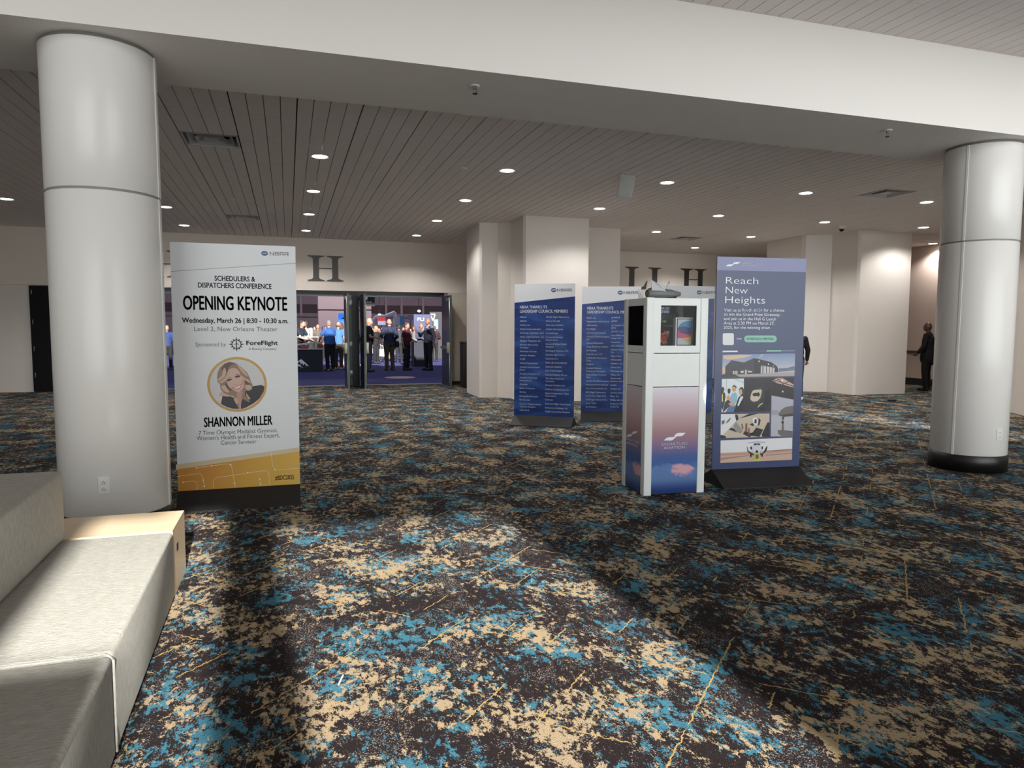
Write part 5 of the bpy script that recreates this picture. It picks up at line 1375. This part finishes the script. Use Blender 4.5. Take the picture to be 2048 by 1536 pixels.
# screens, banners and booths beyond
def panel(name, label, cat, x0, x1, y0, y1, Y, m, th=.06, legs=True):
    a = on_y(x0, y1, Y); b = on_y(x1, y0, Y)
    t = thing(name, label, cat, (a.x, Y, 0))
    MB().box(0, b.x-a.x, 0, th, a.z, b.z).build('face_panel', m, t)
    if legs and a.z > .1:
        MB().box((b.x-a.x)*.45, (b.x-a.x)*.55, th, th+.05, 0, a.z+.2).build('stand', M_BLKM, t)
    B = Board((a.x, Y), 0.); B.y0 = 0
    return t, B, b.x-a.x, a.z, b.z
t, B, w_, za, zb = panel('video_screen', 'glowing blue video screen left of the centre door post', 'screen', 677, 697, 627, 655, 40, mat('blue screen', (40, 110, 220), .3, vary=.2, scale=.8, emit=(40, 120, 240), estr=.9))
mb = MB(); B.poly(mb, [(w_*.2, za+(zb-za)*.62), (w_*.5, za+(zb-za)*.72), (w_*.62, za+(zb-za)*.86), (w_*.9, za+(zb-za)*.62)], 2); B.text_uv(mb, 'AC', w_*.55, w_*.8, za+(zb-za)*.66, (zb-za)*.12, lay=3, mi=1)
mb.build('picture', [mat('navy peak', (14, 40, 110), .3), M_INKW], t)
a = on_y(715, 612, 38); b = on_y(749.5, 594, 38)
t = thing('hanging_sign', 'black hanging rentals sign above the bald man', 'sign', (a.x, 38, a.z))
MB().box(0, b.x-a.x, 0, .1, 0, b.z-a.z).build('face_panel', mat('black sign face', (8, 8, 10), .5), t)
m = MB(); m.tube((.1, .05, b.z-a.z), (.1, .05, 10.4-a.z), .01); m.tube((b.x-a.x-.1, .05, b.z-a.z), (b.x-a.x-.1, .05, 10.4-a.z), .01); m.build('hanger', M_STEEL, t)
B = Board((a.x, 38), 0.); B.y0 = 0
mb = MB(); q0 = on_y(718, 604, 38).x-a.x; q1 = on_y(742.5, 604, 38).x-a.x; q2 = on_y(730, 605.5, 38).z-a.z
B.text_uv(mb, 'RENTALS', q0, q1, q2, .085, lay=2, spacing=1.4); mb.build('lettering', M_INKW, t)
t, B, w_, za, zb = panel('navy_banner', 'navy booth banner with white letters behind the man in the vest', 'banner', 828, 863, 629, 700, 35, mat('navy booth print', (38, 46, 84), .5))
mb = MB(); q = on_y(835, 640, 35); B.text_uv(mb, 'FLI', q.x-B.A.x, on_y(848, 640, 35).x-B.A.x, on_y(840, 641.5, 35).z, .15, lay=2); mb.build('lettering', M_INKW, t)
t, B, w_, za, zb = panel('info_panel', 'white booth panel with small text in the middle distance', 'panel', 789, 799, 633, 650, 42, mat('white panel', (206, 204, 208), .5))
t, B, w_, za, zb = panel('info_panel', 'sky blue booth panel right of the white one', 'panel', 800, 809, 632, 650, 42, mat('sky blue panel', (94, 146, 190), .5))
t, B, w_, za, zb = panel('info_panel', 'grey notice panel left of the navy booth banner', 'panel', 816, 827, 630, 640, 44, mat('grey panel', (150, 144, 146), .5))
t, B, w_, za, zb = panel('video_screen', 'red and white video screen under the white arch', 'screen', 756, 771, 634, 650, 41, mat('white screen', (206, 216, 236), .3, emit=(200, 214, 240), estr=.6))
mb = MB(); B.poly(mb, [(0, za+(zb-za)*.5), (w_, za+(zb-za)*.5), (w_, zb), (0, zb)], 2); mb.build('picture', mat('red screen', (226, 80, 76), .3, emit=(230, 70, 66), estr=.6), t)
ar = thing('booth_arch', 'white tubular booth arch behind the bald man', 'arch', (on_y(746, 650, 43).x, 43, 0))
w_ = on_y(790, 640, 43).x-on_y(746, 640, 43).x; hz = on_y(768, 633, 43).z
pts = [(0, 0, 0), (0, 0, hz-.3), (.1, 0, hz-.08), (.3, 0, hz), (w_*.55, 0, hz+.02), (w_, 0, hz+.28), (w_+.02, 0, 0)]
MB().path(pts, .09).build('tube', mat('white tube', (226, 222, 226), .5), ar)
t, B, w_, za, zb = panel('dark_booth', 'black booth wall with a white triangle sign right of the navy banner', 'booth', 860, 884, 624, 720, 37, M_BLKM, .1)
mb = MB(); FD = (780, 600, .117145)
B.pstroke(mb, FD, [(690, 245), (772, 245), (735, 350), (690, 245)], .05, 2); mb.build('triangle_sign', M_INKW, t)
t, B, w_, za, zb = panel('video_screen', 'small bright blue screen beside the dark blue door leaf', 'screen', 868, 876, 639, 658, 36, mat('pale blue screen', (110, 170, 240), .3, emit=(90, 160, 250), estr=1.0))
sb = thing('draped_table', 'black draped table behind the man in dark red', 'table', (on_y(822, 735, 30).x, 29.2, 0))
q = on_y(846, 735, 30).x-on_y(822, 735, 30).x
MB().box(0, q, 0, .7, .01, 1.02).build('drape', M_DRAPE, sb); MB().box(-.02, q+.02, -.02, .72, 1.02, 1.05).build('tabletop', M_BLKM, sb)
for (x, y, Y, lb) in ((838, 622, 40.5, 'bright booth lamp above the navy booth banner'), (759, 629.5, 45, 'small bright booth lamp above the white arch')):
    p = on_y(x, y, Y); t = thing('booth_lamp', lb, 'lamp', (p.x, p.y, p.z))
    m = MB(); m.ball((0, 0, 0), (.09, .07, .06)); m.build('bulb', M_GLOW, t)
    MB().tube((0, .12, .02), (0, .12, 10.4-p.z), .015).build('hanger', M_BLKM, t)
dk = MB().lathe([(.5, 0), (.5, .004)], 48); p = on_z(800, 755); o = dk.build('floor_decal', mat('pink white decal', (206, 168, 180), .6)); o.location = (p.x, p.y, .002); tag(o, 'round pinkish white decal on the blue carpet inside the doorway', 'floor decal')
def hold(who, side):           # the point just under a hanging hand
    k = HEIGHTS[who.name]/1.75
    return who.matrix_basis @ Vector((side*.335*k, -.06*k, .84*k))
p = hold(CROWD[752], 1)
wb_ = thing('tote_bag', 'white tote bag held low by the blonde woman beside the bald man', 'bag', (p.x, p.y, p.z-.50), CROWD[752].rotation_euler.z+PI/2)
MB().rbox(-.15, .15, -.06, .06, 0, .34, .03).build('body', mat('white cloth', (214, 208, 206), .8), wb_)
m = MB(); m.path([(-.08, 0, .33), (-.05, 0, .5), (.05, 0, .5), (.08, 0, .33)], .012); m.build('handle', mat('white cloth', (214, 208, 206)), wb_)
p = hold(CROWD[766], 1)
wb_ = thing('paper_bag', 'brown paper bag held by the brown haired woman in dark clothes', 'bag', (p.x, p.y, p.z-.62), CROWD[766].rotation_euler.z+PI/2)
MB().rbox(-.17, .17, -.07, .07, 0, .48, .01).build('body', mat('kraft paper', (150, 116, 92), .8), wb_)
m = MB(); m.path([(-.08, 0, .47), (-.05, 0, .62), (.05, 0, .62), (.08, 0, .47)], .01); m.build('handle', mat('kraft paper', (150, 116, 92)), wb_)
# a dark scrap on the carpet in front of the right wall block
p = on_z(1784, 802)
o = MB().rbox(-.09, .09, -.05, .05, .0, .04, .015).build('dropped_glove', M_BLKM); o.location = (p.x, p.y, 0); tag(o, 'small dark scrap lying on the carpet in front of the right wall block', 'scrap')
p = on_z(200+1380*.349, 1000+1035*.349)
o = MB().box(-.003, .003, -.045, .045, .002, .006).build('white_straw', M_WHITEP); o.location = (p.x, p.y, 0); o.rotation_euler = (0, 0, -.3); tag(o, 'thin white sliver lying on the carpet in the foreground', 'litter')
